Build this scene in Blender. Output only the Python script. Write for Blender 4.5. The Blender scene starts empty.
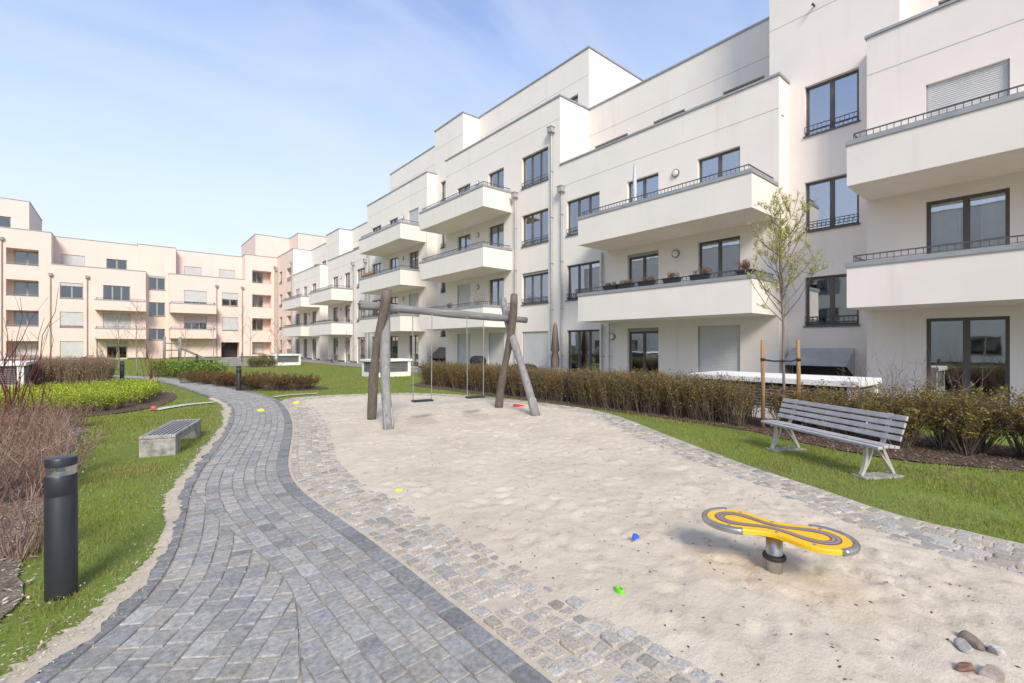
import bpy, math, random
import numpy as np
from mathutils import Vector, Matrix
R = math.radians
random.seed(11); rng = np.random.default_rng(11)
scene = bpy.context.scene
COL = scene.collection

# ------------------------------------------------------------------ materials
def mat_base(name):
    m = bpy.data.materials.new(name); m.use_nodes = True
    nt = m.node_tree; b = nt.nodes['Principled BSDF']
    return m, nt, b
def N(nt, t, **kw):
    n = nt.nodes.new(t)
    for k, v in kw.items(): setattr(n, k, v)
    return n
def ramp(nt, fac, stops):
    r = N(nt, 'ShaderNodeValToRGB'); e = r.color_ramp.elements
    e[0].position, e[0].color = stops[0][0], (*stops[0][1], 1)
    e[1].position, e[1].color = stops[-1][0], (*stops[-1][1], 1)
    for p, c in stops[1:-1]:
        x = e.new(p); x.color = (*c, 1)
    nt.links.new(fac, r.inputs[0]); return r.outputs[0]
def noise(nt, scale, detail=4, rough=.55, vec=None, dist=0.0):
    n = N(nt, 'ShaderNodeTexNoise'); n.inputs['Scale'].default_value = scale
    n.inputs['Detail'].default_value = detail; n.inputs['Roughness'].default_value = rough
    n.inputs['Distortion'].default_value = dist
    if vec is None:
        vec = N(nt, 'ShaderNodeNewGeometry').outputs['Position']
    nt.links.new(vec, n.inputs['Vector']); return n.outputs['Fac']
def bump(nt, b, h, strength, dist):
    bp = N(nt, 'ShaderNodeBump'); bp.inputs['Strength'].default_value = strength
    bp.inputs['Distance'].default_value = dist
    nt.links.new(h, bp.inputs['Height'])
    old = b.inputs['Normal'].links
    if old: nt.links.new(old[0].from_socket, bp.inputs['Normal'])
    nt.links.new(bp.outputs[0], b.inputs['Normal'])
def simple(name, col, rough=.6, metal=0.0, var=.12, scale=6., bs=0.0, bscale=60., bd=.01, detail=5):
    m, nt, b = mat_base(name)
    f = noise(nt, scale, detail)
    lo = tuple(c*(1-var) for c in col); hi = tuple(min(1, c*(1+var)) for c in col)
    nt.links.new(ramp(nt, f, [(.3, lo), (.7, hi)]), b.inputs['Base Color'])
    b.inputs['Roughness'].default_value = rough; b.inputs['Metallic'].default_value = metal
    if bs: bump(nt, b, noise(nt, bscale, 3), bs, bd)
    return m
def colmat(name, rough=.7, var=.25, scale=30., bs=.3, bscale=90., bd=.01, trans=0.0, tint=(1, 1, 1)):
    """colour attribute 'Col' (one random own colour per stone / leaf) times fine noise"""
    m, nt, b = mat_base(name)
    a = N(nt, 'ShaderNodeAttribute'); a.attribute_name = 'Col'
    f = noise(nt, scale, 4)
    g = ramp(nt, f, [(.25, tuple(t*(1-var) for t in tint)), (.75, tuple(t*(1+var) for t in tint))])
    mx = N(nt, 'ShaderNodeMixRGB', blend_type='MULTIPLY'); mx.inputs[0].default_value = 1
    nt.links.new(a.outputs['Color'], mx.inputs[1]); nt.links.new(g, mx.inputs[2])
    nt.links.new(mx.outputs[0], b.inputs['Base Color']); b.inputs['Roughness'].default_value = rough; b.inputs['Specular IOR Level'].default_value = .2
    if bs: bump(nt, b, noise(nt, bscale, 3), bs, bd)
    if trans:
        t = N(nt, 'ShaderNodeBsdfTranslucent'); nt.links.new(mx.outputs[0], t.inputs[0])
        ms = N(nt, 'ShaderNodeMixShader'); ms.inputs[0].default_value = trans
        out = nt.nodes['Material Output']
        nt.links.new(b.outputs[0], ms.inputs[1]); nt.links.new(t.outputs[0], ms.inputs[2])
        nt.links.new(ms.outputs[0], out.inputs['Surface'])
    return m
def plaster(name, col):
    m, nt, b = mat_base(name)
    geo = N(nt, 'ShaderNodeNewGeometry').outputs['Position']
    f = noise(nt, .7, 9, .68)
    mp = N(nt, 'ShaderNodeMapping'); mp.inputs['Scale'].default_value = (2.2, 2.2, .12)
    nt.links.new(geo, mp.inputs['Vector'])
    st = noise(nt, 1.0, 5, .6, mp.outputs[0])
    c1 = ramp(nt, f, [(.3, tuple(c*.955 for c in col)), (.7, tuple(min(1, c*1.03) for c in col))])
    c2 = ramp(nt, st, [(.27, (.93, .92, .905)), (.43, (1, 1, 1)), (1, (1, 1, 1))])
    mx = N(nt, 'ShaderNodeMixRGB', blend_type='MULTIPLY'); mx.inputs[0].default_value = 1
    nt.links.new(c1, mx.inputs[1]); nt.links.new(c2, mx.inputs[2])
    nt.links.new(mx.outputs[0], b.inputs['Base Color']); b.inputs['Roughness'].default_value = .9
    b.inputs['Specular IOR Level'].default_value = .2
    bump(nt, b, noise(nt, 220, 3), .18, .004)
    return m
def glassmat(name, base_fac, tint):
    m, nt, b = mat_base(name)
    tr = N(nt, 'ShaderNodeBsdfTransparent'); tr.inputs[0].default_value = (*tint, 1)
    gl = N(nt, 'ShaderNodeBsdfGlossy'); gl.inputs['Roughness'].default_value = .015
    gl.inputs['Color'].default_value = (.93, .96, 1, 1)
    bp = N(nt, 'ShaderNodeBump'); bp.inputs['Strength'].default_value = .05; bp.inputs['Distance'].default_value = .02
    nt.links.new(noise(nt, 1.3, 2), bp.inputs['Height']); nt.links.new(bp.outputs[0], gl.inputs['Normal'])
    lw = N(nt, 'ShaderNodeFresnel'); lw.inputs[0].default_value = 1.5
    ma = N(nt, 'ShaderNodeMath', operation='MULTIPLY_ADD'); ma.inputs[1].default_value = 1.3; ma.inputs[2].default_value = base_fac
    ma.use_clamp = True
    nt.links.new(lw.outputs[0], ma.inputs[0])
    ms = N(nt, 'ShaderNodeMixShader'); nt.links.new(ma.outputs[0], ms.inputs[0])
    nt.links.new(tr.outputs[0], ms.inputs[1]); nt.links.new(gl.outputs[0], ms.inputs[2])
    nt.links.new(ms.outputs[0], nt.nodes['Material Output'].inputs['Surface'])
    return m
M = {}
M['white'] = plaster('cream_plaster', (.82, .76, .685))
M['rose'] = plaster('pale_rose_plaster', (.82, .745, .69))
M['peach'] = plaster('peach_plaster', (.80, .64, .555))
M['zinc'] = simple('zinc_sheet', (.37, .38, .385), .5, .35, .12, 3)
M['frame'] = simple('dark_grey_frame', (.105, .098, .09), .45, 0, .1, 8)
M['framel'] = simple('light_window_frame', (.36, .34, .31), .5, 0, .1, 8)
M['pipeb'] = simple('brown_grey_downpipe', (.36, .31, .26), .55, .2, .12, 5)
M['rail'] = simple('dark_steel_railing', (.10, .105, .11), .45, .3, .15, 8)
M['shutter'] = simple('grey_roller_shutter', (.60, .60, .58), .5, 0, .06, 2)
M['shutterbox'] = simple('shutter_box_grey', (.32, .32, .31), .55, 0, .08, 3)
M['interior'] = simple('room_interior', (.20, .185, .17), .9, 0, .2, 1)
M['curtain'] = simple('white_curtain', (.82, .81, .78), .9, 0, .1, 4)
M['glass'] = glassmat('window_glass', .30, (.82, .85, .86))
M['glassd'] = glassmat('far_window_glass', .10, (.6, .63, .64))
M['pipe'] = simple('zinc_downpipe', (.40, .405, .40), .5, .3, .12, 5)
M['joint'] = simple('plaster_joint', (.42, .37, .31), .9)
M['roof'] = simple('gravel_roof', (.3, .29, .28), .95, 0, .3, 30)
M['lamp'] = simple('opal_lamp_glass', (.75, .72, .66), .25)
M['lampring'] = simple('steel_lamp_ring', (.25, .25, .25), .35, .6)
M['plinth'] = simple('dark_plinth', (.13, .125, .12), .8)
M['hood'] = simple('galvanised_hood', (.48, .52, .57), .35, .6, .1, 4)
M['black'] = simple('matt_black', (.02, .02, .022), .6)
M['concrete'] = simple('pale_concrete', (.60, .58, .54), .85, 0, .12, 3, .2, 60, .01)
M['whitepaint'] = simple('white_painted_concrete', (.78, .76, .72), .8, 0, .06, 2, .1, 60, .01)
M['greyslat'] = simple('grey_louvre', (.30, .31, .31), .5, .3)

# ------------------------------------------------------------------ mesh helpers
class MB:
    def __init__(s): s.v = []; s.f = []; s.m = []; s.c = []
    def vert(s, p, col=None):
        s.v.append(tuple(p)); s.c.append(col or (1, 1, 1)); return len(s.v)-1
    def face(s, pts, m=0, col=None):
        i = [s.vert(p, col) for p in pts]; s.f.append(i); s.m.append(m)
    def box(s, x0, x1, y0, y1, z0, z1, m=0, col=None, T=None):
        P = [(x0, y0, z0), (x1, y0, z0), (x1, y1, z0), (x0, y1, z0), (x0, y0, z1), (x1, y0, z1), (x1, y1, z1), (x0, y1, z1)]
        if T is not None: P = [tuple(T @ Vector(p)) for p in P]
        i = [s.vert(p, col) for p in P]
        for q in ((0, 3, 2, 1), (4, 5, 6, 7), (0, 1, 5, 4), (1, 2, 6, 5), (2, 3, 7, 6), (3, 0, 4, 7)):
            s.f.append([i[k] for k in q]); s.m.append(m)
    def tube(s, pts, rad, n=8, m=0, col=None, caps=True):
        pts = [Vector(p) for p in pts]
        if not hasattr(rad, '__len__'): rad = [rad]*len(pts)
        rings = []; a = None
        for k, p in enumerate(pts):
            d = (pts[min(k+1, len(pts)-1)] - pts[max(k-1, 0)]).normalized()
            if a is None: a = d.cross(Vector((1, .02, .03)) if abs(d.z) > .7 else Vector((.01, .02, 1)))
            a = (a - d*a.dot(d)).normalized(); b = d.cross(a)
            rings.append([s.vert(p + (a*math.cos(t) + b*math.sin(t))*rad[k], col) for t in [2*math.pi*j/n for j in range(n)]])
        for A, B in zip(rings[:-1], rings[1:]):
            for j in range(n):
                s.f.append([A[j], A[(j+1) % n], B[(j+1) % n], B[j]]); s.m.append(m)
        if caps:
            s.f.append(rings[0][::-1]); s.m.append(m); s.f.append(rings[-1]); s.m.append(m)
    def lathe(s, prof, n=24, cx=0, cy=0, m=0):
        rings = []
        for r, z in prof:
            rings.append([s.vert((cx+r*math.cos(2*math.pi*j/n), cy+r*math.sin(2*math.pi*j/n), z)) for j in range(n)])
        for A, B in zip(rings[:-1], rings[1:]):
            for j in range(n):
                s.f.append([A[j], A[(j+1) % n], B[(j+1) % n], B[j]]); s.m.append(m)
        s.f.append(rings[0][::-1]); s.m.append(m); s.f.append(rings[-1]); s.m.append(m)
    def mesh(s, name, mats, smooth=False, usecol=False):
        me = bpy.data.meshes.new(name); me.from_pydata(s.v, [], s.f)
        for q in (mats if isinstance(mats, (list, tuple)) else [mats]): me.materials.append(q)
        me.polygons.foreach_set('material_index', s.m)
        if smooth: me.polygons.foreach_set('use_smooth', [True]*len(s.f))
        if usecol:
            a = me.attributes.new('Col', 'FLOAT_COLOR', 'POINT')
            a.data.foreach_set('color', np.c_[np.array(s.c), np.ones(len(s.c))].astype(np.float32).ravel())
        me.update(); return me
    def build(s, name, mats, parent=None, smooth=False, usecol=False, bevel=0.0, seg=2):
        o = link(name, s.mesh(name, mats, smooth, usecol), parent)
        if bevel:
            b = o.modifiers.new('bevel', 'BEVEL'); b.width = bevel; b.segments = seg; b.limit_method = 'ANGLE'; b.angle_limit = R(35)
        return o
def link(name, me, parent=None):
    o = bpy.data.objects.new(name, me); COL.objects.link(o)
    if parent is not None: o.parent = parent
    return o
def np_mesh(name, V, F, mats, cols=None, smooth=False):
    V = np.asarray(V, np.float32); F = np.asarray(F, np.int32)
    me = bpy.data.meshes.new(name); n = F.shape[1]
    me.vertices.add(len(V)); me.vertices.foreach_set('co', V.ravel())
    me.loops.add(F.size); me.loops.foreach_set('vertex_index', F.ravel())
    me.polygons.add(len(F)); me.polygons.foreach_set('loop_start', np.arange(0, F.size, n, dtype=np.int32))
    if smooth: me.polygons.foreach_set('use_smooth', np.ones(len(F), bool))
    for q in (mats if isinstance(mats, (list, tuple)) else [mats]): me.materials.append(q)
    if cols is not None:
        a = me.attributes.new('Col', 'FLOAT_COLOR', 'POINT')
        a.data.foreach_set('color', np.c_[np.asarray(cols, np.float32), np.ones(len(V), np.float32)].astype(np.float32).ravel())
    me.update(calc_edges=True); me.validate(); return me
def empty(name, loc=(0, 0, 0), rz=0.0):
    o = bpy.data.objects.new(name, None); COL.objects.link(o)
    o.location = loc; o.rotation_euler = (0, 0, rz); o.empty_display_size = .2
    return o
def tag(o, label=None, cat=None, group=None, kind=None):
    if label: o['label'] = label
    if cat: o['category'] = cat
    if group: o['group'] = group
    if kind: o['kind'] = kind
    return o
def struct(o): o['kind'] = 'structure'; return o
def copy_tree(o, parent=None):
    c = o.copy(); COL.objects.link(c)
    if parent is not None: c.parent = parent
    for ch in list(o.children): copy_tree(ch, c)
    return c

# ------------------------------------------------------------------ numpy value noise
def vnoise(x, y, seed=0):
    xi = np.floor(x).astype(np.int64); yi = np.floor(y).astype(np.int64); xf = x-xi; yf = y-yi
    def h(a, b):
        n = (a*374761393 + b*668265263 + seed*982451653) & 0x7fffffff
        n = ((n ^ (n >> 13))*1274126177) & 0x7fffffff
        return ((n ^ (n >> 16)) & 0xffff)/65535.
    u = xf*xf*(3-2*xf); v = yf*yf*(3-2*yf)
    return (h(xi, yi)*(1-u)+h(xi+1, yi)*u)*(1-v)+(h(xi, yi+1)*(1-u)+h(xi+1, yi+1)*u)*v
def fbm(x, y, oct=4, seed=0, gain=.5):
    t = 0; a = 1; s = 0
    for k in range(oct):
        t = t+a*vnoise(x*2**k, y*2**k, seed+k); s += a; a *= gain
    return t/s
def in_poly(x, y, poly):
    c = np.zeros(x.shape, bool); n = len(poly)
    for i in range(n):
        x0, y0 = poly[i]; x1, y1 = poly[(i+1) % n]
        if y0 == y1: continue
        k = ((y0 > y) != (y1 > y)) & (x < (x1-x0)*(y-y0)/(y1-y0)+x0)
        c ^= k
    return c
def dist_poly(x, y, pl, closed=False):
    d = np.full(x.shape, 1e9); n = len(pl)
    for i in range(n if closed else n-1):
        ax, ay = pl[i]; bx, by = pl[(i+1) % n]
        L = (bx-ax)**2+(by-ay)**2+1e-12
        t = np.clip(((x-ax)*(bx-ax)+(y-ay)*(by-ay))/L, 0, 1)
        d = np.minimum(d, np.hypot(x-ax-t*(bx-ax), y-ay-t*(by-ay)))
    return d
def smooth_line(P, step=.08):
    P = [np.array(p, float) for p in P]; out = []
    for i in range(len(P)-1):
        p0 = P[max(i-1, 0)]; p1 = P[i]; p2 = P[i+1]; p3 = P[min(i+2, len(P)-1)]
        for t in np.linspace(0, 1, 14, endpoint=False):
            out.append(.5*((2*p1)+(-p0+p2)*t+(2*p0-5*p1+4*p2-p3)*t*t+(-p0+3*p1-3*p2+p3)*t**3))
    out.append(P[-1]); out = np.array(out)
    # light smoothing of hand-measured points
    for _ in range(30):
        out[1:-1] = .25*out[:-2]+.5*out[1:-1]+.25*out[2:]
    s = np.r_[0, np.cumsum(np.hypot(*np.diff(out, axis=0).T))]
    q = np.arange(0, s[-1], step)
    return np.c_[np.interp(q, s, out[:, 0]), np.interp(q, s, out[:, 1])]
# ------------------------------------------------------------------ houses
CACHE = {}
def cached(key, fn):
    if key not in CACHE: CACHE[key] = fn()
    return CACHE[key]
def frame_mesh(w, h, n, dark=False):
    def f():
        b = MB(); t = .05; y0, y1 = .13, .20
        b.box(0, t, y0, y1, 0, h); b.box(w-t, w, y0, y1, 0, h)
        b.box(t, w-t, y0, y1, h-t, h); b.box(t, w-t, y0, y1, 0, t)
        for k in range(1, n):
            c = w*k/n; b.box(c-.035, c+.035, y0+.004, y1-.004, t, h-t)
        for k in range(n):            # the sash of every leaf
            a0 = w*k/n+(t if k == 0 else .035); a1 = w*(k+1)/n-(t if k == n-1 else .035); q = .03; ya, yb = .145, .185
            b.box(a0, a0+q, ya, yb, t, h-t); b.box(a1-q, a1, ya, yb, t, h-t)
            b.box(a0+q, a1-q, ya, yb, h-t-q, h-t); b.box(a0+q, a1-q, ya, yb, t, t+q)
        return b.mesh('window_frame', M['framel' if dark else 'frame'])
    return cached(('fr', round(w, 2), round(h, 2), n, dark), f)
def pane_mesh(w, h, dark):
    def f():
        b = MB(); b.box(.06, w-.06, .160, .172, .06, h-.06); return b.mesh('window_pane', M['glassd' if dark else 'glass'])
    return cached(('pa', round(w, 2), round(h, 2), dark), f)
def shutter_mesh(w, h):
    def f():
        b = MB(); k = max(2, int(h/.05)); s = h/k
        P = []
        for i in range(k): P += [(.085, h-i*s), (.07, h-i*s-.35*s), (.07, h-i*s-.8*s), (.085, h-i*s-.93*s)]
        P.append((.085, 0))
        for (ya, za), (yb, zb) in zip(P[:-1], P[1:]):
            b.face([(.03, ya, za), (w-.03, ya, za), (w-.03, yb, zb), (.03, yb, zb)])
        b.box(.0, .03, .05, .11, 0, h, 1); b.box(w-.03, w, .05, .11, 0, h, 1); b.box(.03, w-.03, .066, .094, -.03, .0, 1)
        b.face([(.03, .092, 0), (w-.03, .092, 0), (w-.03, .092, h), (.03, .092, h)])
        return b.mesh('roller_shutter', [M['shutter'], M['shutterbox']])
    return cached(('sh', round(w, 2), round(h, 2)), f)
def curtain_mesh(w, h, seed):
    def f():
        r = random.Random(seed); b = MB(); xs = []; x = .07
        lo, hi = (.07, w-.07)
        spans = [(lo, lo+(hi-lo)*r.uniform(.3, .5)), (hi-(hi-lo)*r.uniform(.25, .45), hi)] if seed % 3 else [(lo, hi)]
        for a, c in spans:
            n = max(8, int((c-a)/.035)); P = [(a+(c-a)*i/n, (.25)+.028*math.sin(i*1.35+r.random())) for i in range(n+1)]
            for (xa, ya), (xb, yb) in zip(P[:-1], P[1:]):
                b.face([(xa, ya, .05), (xb, yb, .05), (xb, yb, h-.05), (xa, ya, h-.05)])
        return b.mesh('curtain', M['curtain'], smooth=True)
    return cached(('cu', round(w, 2), round(h, 2), seed % 6), f)
def rail_mesh(w):
    def f():
        b = MB()
        for z in (.10, .27): b.box(.0, w, -.02, .0, z, z+.022)
        k = max(3, int(w/.11))
        for i in range(k+1):
            x = w*i/k; b.box(x-.006 if i else .0, x+.006 if i < k else w, -.017, -.003, .122, .27)
        b.box(.02, .05, -.01, .12, .05, .10); b.box(w-.05, w-.02, -.01, .12, .05, .10)
        return b.mesh('guard_rail', M['rail'])
    return cached(('ra', round(w, 2)), f)
def sill_mesh(w):
    def f():
        b = MB(); b.box(-.04, w+.04, -.05, .128, -.045, -.003); return b.mesh('window_sill', M['frame'])
    return cached(('si', round(w, 2)), f)
wcount = [0]
def window(root, x, y, z, w, h, n=2, shut=0.0, curtain=False, rail=False, sill=True, dark=False, box=0.0, name='window'):
    """frame (the part) with pane, shutter, curtain, rail and sill as sub-parts; box = height of a visible shutter housing"""
    wcount[0] += 1
    hh = h-box
    fr = link(name, frame_mesh(w, hh, n, dark), root); fr.location = (x, y, z)
    if shut < .99: link('pane', pane_mesh(w, hh, dark), fr)
    if curtain and not dark: link('curtain', curtain_mesh(w, hh, wcount[0]*7+1), fr)
    if box:
        b = MB(); b.box(0, w, .05, .20, hh+.003, h); b.build('shutter_box', M['shutterbox'], fr)
    if shut:
        s = link('roller_shutter', shutter_mesh(w, hh*shut), fr); s.location = (0, 0, hh*(1-shut)+.03)
        s.location.z = hh*(1-shut)+.031 if shut > .98 else hh*(1-shut)
    if rail: link('guard_rail', rail_mesh(w), fr)
    if sill: link('sill', sill_mesh(w), fr)
    return fr
def panel(b, x0, x1, z0, z1, y, ops, depth=.22, m=0, inter=True, mi=1):
    """wall sheet facing -y with openings, their reveals, and (inter) the room behind each"""
    xs = sorted({x0, x1, *[min(max(o[k], x0), x1) for o in ops for k in (0, 1)]})
    zs = sorted({z0, z1, *[min(max(o[k], z0), z1) for o in ops for k in (2, 3)]})
    for xa, xb in zip(xs[:-1], xs[1:]):
        for za, zb in zip(zs[:-1], zs[1:]):
            cx, cz = (xa+xb)/2, (za+zb)/2
            if any(o[0] < cx < o[1] and o[2] < cz < o[3] for o in ops): continue
            b.face([(xa, y, za), (xb, y, za), (xb, y, zb), (xa, y, zb)], m)
    for o in ops:
        a, c, p, q = o[:4]; d = o[4] if len(o) > 4 else depth
        def tub(ya, yb, mm):
            b.face([(a, ya, p), (a, yb, p), (a, yb, q), (a, ya, q)], mm); b.face([(c, yb, p), (c, ya, p), (c, ya, q), (c, yb, q)], mm)
            b.face([(a, ya, q), (a, yb, q), (c, yb, q), (c, ya, q)], mm); b.face([(a, yb, p), (a, ya, p), (c, ya, p), (c, yb, p)], mm)
        tub(y, y+d, m)
        if inter and d < .5:
            tub(y+d, y+1.6, mi); b.face([(a, y+1.6, p), (c, y+1.6, p), (c, y+1.6, q), (a, y+1.6, q)], mi)
        elif d >= .5:
            b.face([(a, y+d, p), (c, y+d, p), (c, y+d, q), (a, y+d, q)], m)
        else:
            b.face([(a, y+d, p), (c, y+d, p), (c, y+d, q), (a, y+d, q)], mi)
def block(root, x0, x1, hpar, hset, mat, ops, setops, side_l, side_r, ysb=2.07, deep=12., set_x=None, joints=(), zlow=0.0, cop=True):
    wm = [M[mat], M['interior'], M['joint'], M['plinth']]
    b = MB(); terr = hpar-.88
    panel(b, x0, x1, zlow, hpar, 0, ops)
    b.face([(x0, .32, terr), (x1, .32, terr), (x1, .32, hpar), (x0, .32, hpar)])            # inner face of the parapet
    b.face([(x0, .0, hpar), (x1, .0, hpar), (x1, .32, hpar), (x0, .32, hpar)])
    for side, x, sg in ((side_l, x0, 1), (side_r, x1, -1)):
        if side is not None:
            zb = side; xx = x
            b.face([(xx, 0, zb), (xx, ysb+.6, zb), (xx, ysb+.6, hpar), (xx, 0, hpar)])
            xi = x+sg*.25
            b.face([(xi, .32, terr), (xi, ysb, terr), (xi, ysb, hpar), (xi, .32, hpar)])
            b.face([(x, .32, hpar), (x, ysb, hpar), (xi, ysb, hpar), (xi, .32, hpar)])
    b.face([(x0+.004, .32, terr), (x1-.004, .32, terr), (x1-.004, ysb, terr), (x0+.004, ysb, terr)], 2)
    sx0, sx1 = set_x or (x0, x1)
    panel(b, sx0, sx1, terr, hset, ysb, setops)
    zs = terr-.4
    b.face([(sx0, ysb, zs), (sx0, deep, zs), (sx0, deep, hset), (sx0, ysb, hset)])
    b.face([(sx1, ysb, zs), (sx1, deep, zs), (sx1, deep, hset), (sx1, ysb, hset)])
    b.face([(sx0, deep, 0), (sx1, deep, 0), (sx1, deep, hset), (sx0, deep, hset)])
    for (yy, zz, xa, xb) in joints: b.box(xa, xb, yy-.003, yy+.01, zz-.009, zz+.009, 2)
    if zlow == 0:
        cuts = sorted([(o[0], o[1]) for o in ops if o[2] < .3]); xa = x0
        for p, q in cuts+[(x1, x1)]:
            if p > xa+.02: b.box(xa, p, -.006, .01, 0, .16, 3)
            xa = max(xa, q)
    b.build('wall', wm, root)
    r = MB(); r.box(sx0+.02, sx1-.02, ysb+.02, deep-.02, hset-.25, hset-.05); r.build('roof', M['roof'], root)
    if cop:
        c = MB(); e = .045; hh = .075
        c.box(x0-(e if side_l is not None else 0), x1+(e if side_r is not None else 0), -e, .36, hpar+.003, hpar+hh)
        if side_r is not None: c.box(x1-.29, x1+e, .363, ysb+.1, hpar+.003, hpar+hh)
        if side_l is not None: c.box(x0-e, x0+.29, .363, ysb+.1, hpar+.003, hpar+hh)
        c.box(sx0-e, sx1+e, ysb-e, ysb+.3, hset+.003, hset+hh)
        c.box(sx1-.25, sx1+e, ysb+.303, deep+e, hset+.003, hset+hh); c.box(sx0-e, sx0+.25, ysb+.303, deep+e, hset+.003, hset+hh)
        c.build('coping', M['zinc'], root)
def tower(root, x0, x1, ux0, ux1, ymid, zlow, htop, mat, ops, deep=12., joints=()):
    b = MB(); wm = [M[mat], M['interior'], M['joint']]
    panel(b, x0, x1, 0, zlow, ymid, ops)
    panel(b, ux0, ux1, zlow, htop, ymid, [])
    b.face([(ux0, ymid, zlow), (ux0, deep, zlow), (ux0, deep, htop), (ux0, ymid, htop)]); b.face([(ux1, ymid, zlow), (ux1, deep, zlow), (ux1, deep, htop), (ux1, ymid, htop)])
    for (zz) in joints: b.box(ux0, ux1, ymid-.003, ymid+.01, zz-.009, zz+.009, 2)
    b.build('stairwell_wall', wm, root)
    r = MB(); r.box(ux0+.02, ux1-.02, ymid+.02, deep, htop-.2, htop-.04); r.build('roof', M['roof'], root)
    c = MB(); e = .045
    c.box(ux0-e, ux1+e, ymid-e, ymid+.3, htop+.003, htop+.075); c.box(ux1-.25, ux1+e, ymid+.303, deep, htop+.003, htop+.075); c.box(ux0-e, ux0+.25, ymid+.303, deep, htop+.003, htop+.075)
    c.build('coping', M['zinc'], root)
def balcony(root, x0, x1, zb, zt, depth, mat, rail=True, lite=False):
    w = x1-x0
    def body():
        b = MB(); t = .16
        b.box(0, w, -depth, .01, 0, .46)
        b.box(0, w, -depth, -depth+t, .46, zt-zb); b.box(0, t, -depth+t, .01, .46, zt-zb); b.box(w-t, w, -depth+t, .01, .46, zt-zb)
        return b.mesh('balcony', M[mat])
    def cop():
        b = MB(); t = .16; e = .03; H = zt-zb
        b.box(-e, w+e, -depth-e, -depth+t+e, H+.003, H+.05); b.box(-e, t+e, -depth+t+e, 0, H+.003, H+.05); b.box(w-t-e, w+e, -depth+t+e, 0, H+.003, H+.05)
        b.box(-e, w+e, -depth-e, -depth-e+.012, H-.06, H+.003); b.box(w+e-.012, w+e, -depth-e+.012, 0, H-.06, H+.003); b.box(-e, -e+.012, -depth-e+.012, 0, H-.06, H+.003)
        return b.mesh('coping', M['zinc'])
    def rl():
        b = MB(); H = zt-zb+.05; y = -depth+.10; s = .012; top = H+.19
        x_a, x_b = .12, w-.12
        b.box(x_a, x_b, y-s, y+s, top-.03, top); b.box(x_a-s, x_a+s, y+s, -.02, top-.03, top); b.box(x_b-s, x_b+s, y+s, -.02, top-.03, top)
        b.box(x_a, x_b, y-.008, y+.008, H+.035, H+.05)
        k = int((x_b-x_a)/.13)
        for i in range(k+1):
            x = x_a+(x_b-x_a)*i/k
            b.box(x-.007, x+.007, y-.007, y+.007, H if i % 6 == 0 else H+.05, top-.03)
        for i in range(1, int(depth/.13)):
            yy = y+.13*i
            if yy > -.03: break
            for x in (x_a, x_b): b.box(x-.007, x+.007, yy-.007, yy+.007, H, top-.03)
        return b.mesh('railing', M['rail'])
    key = (round(w, 2), round(zt-zb, 2), round(depth, 2), mat)
    o = link('balcony', cached(('bb',)+key, body), root); o.location = (x0, 0, zb)
    link('coping', cached(('bc',)+key, cop), o)
    if rail: link('railing', cached(('br',)+key, rl), o)
    return o
def downpipe(root, x, y, z0, z1, hopper=True, r=.045, mat='pipe'):
    b = MB(); b.tube([(x, y-.09, z0), (x, y-.09, z1)], r, 10)
    z = z0+1
    while z < z1:
        b.box(x-.055, x+.055, y-.15, y-.001, z, z+.03); z += 2.2
    o = b.build('downpipe', M[mat], root)
    if hopper:
        h = MB(); h.box(x-.14, x+.14, y-.26, y-.003, z1, z1+.24); h.box(x-.16, x+.16, y-.28, y-.003, z1+.243, z1+.28); h.tube([(x, y-.12, z1-.12), (x, y-.12, z1)], [.05, .10], 10)
        h.build('hopper', M[mat], o)
    return o
def wall_lamp(root, x, y, z):
    def f():
        b = MB()
        for (r0, r1, y0, y1, m) in ((.15, .15, 0, -.05, 1), (.15, .11, -.05, -.06, 1)):
            pass
        n = 20
        prof = [(.15, 0.), (.15, -.05), (.115, -.058)]; P2 = [(.115, -.058), (.10, -.085), (.06, -.10), (.0, -.105)]
        for prof_, m in ((prof, 1), (P2, 0)):
            for (ra, ya), (rb, yb) in zip(prof_[:-1], prof_[1:]):
                for j in range(n):
                    a, c = 2*math.pi*j/n, 2*math.pi*(j+1)/n
                    b.face([(ra*math.cos(a), ya, ra*math.sin(a)), (ra*math.cos(c), ya, ra*math.sin(c)), (rb*math.cos(c), yb, rb*math.sin(c)), (rb*math.cos(a), yb, rb*math.sin(a))], m)
        return b.mesh('wall_lamp', [M['lamp'], M['lampring']], True)
    o = link('wall_lamp', cached('lamp', f), root); o.location = (x, y-.002, z); return o
def spout(root, x, y, z, side=False):
    b = MB()
    b.tube([(x, y, z), (x, y-.16, z), (x, y-.2, z-.05)], .03, 8); b.build('overflow_spout', M['rail'], root)
def hood(root, x0, x1, y, z0, z1, out=.75, mat='hood'):
    b = MB()
    b.face([(x0, y-.01, z1), (x1, y-.01, z1), (x1, y-out, z0+.06), (x0, y-out, z0+.06)]); b.face([(x0, y-out, z0+.06), (x1, y-out, z0+.06), (x1, y-out, z0), (x0, y-out, z0)])
    for x in (x0, x1): b.face([(x, y-.01, z1), (x, y-out, z0+.06), (x, y-out, z0), (x, y-.01, z0-.35)], 0)
    b.face([(x0+.02, y-out+.02, z0+.03), (x1-.02, y-out+.02, z0+.03), (x1-.02, y-.02, z1-.06), (x0+.02, y-.02, z1-.06)], 1)
    b.face([(x0+.02, y-.012, z0-.6), (x1-.02, y-.012, z0-.6), (x1-.02, y-.012, z1-.06), (x0+.02, y-.012, z1-.06)], 1)
    for k in range(1, 4):
        x = x0+(x1-x0)*k/4; b.box(x-.008, x+.008, y-.9, y-.88, z0, z0+.01)
    b.build('vent_hood', [M[mat], M['black']], root)

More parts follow.
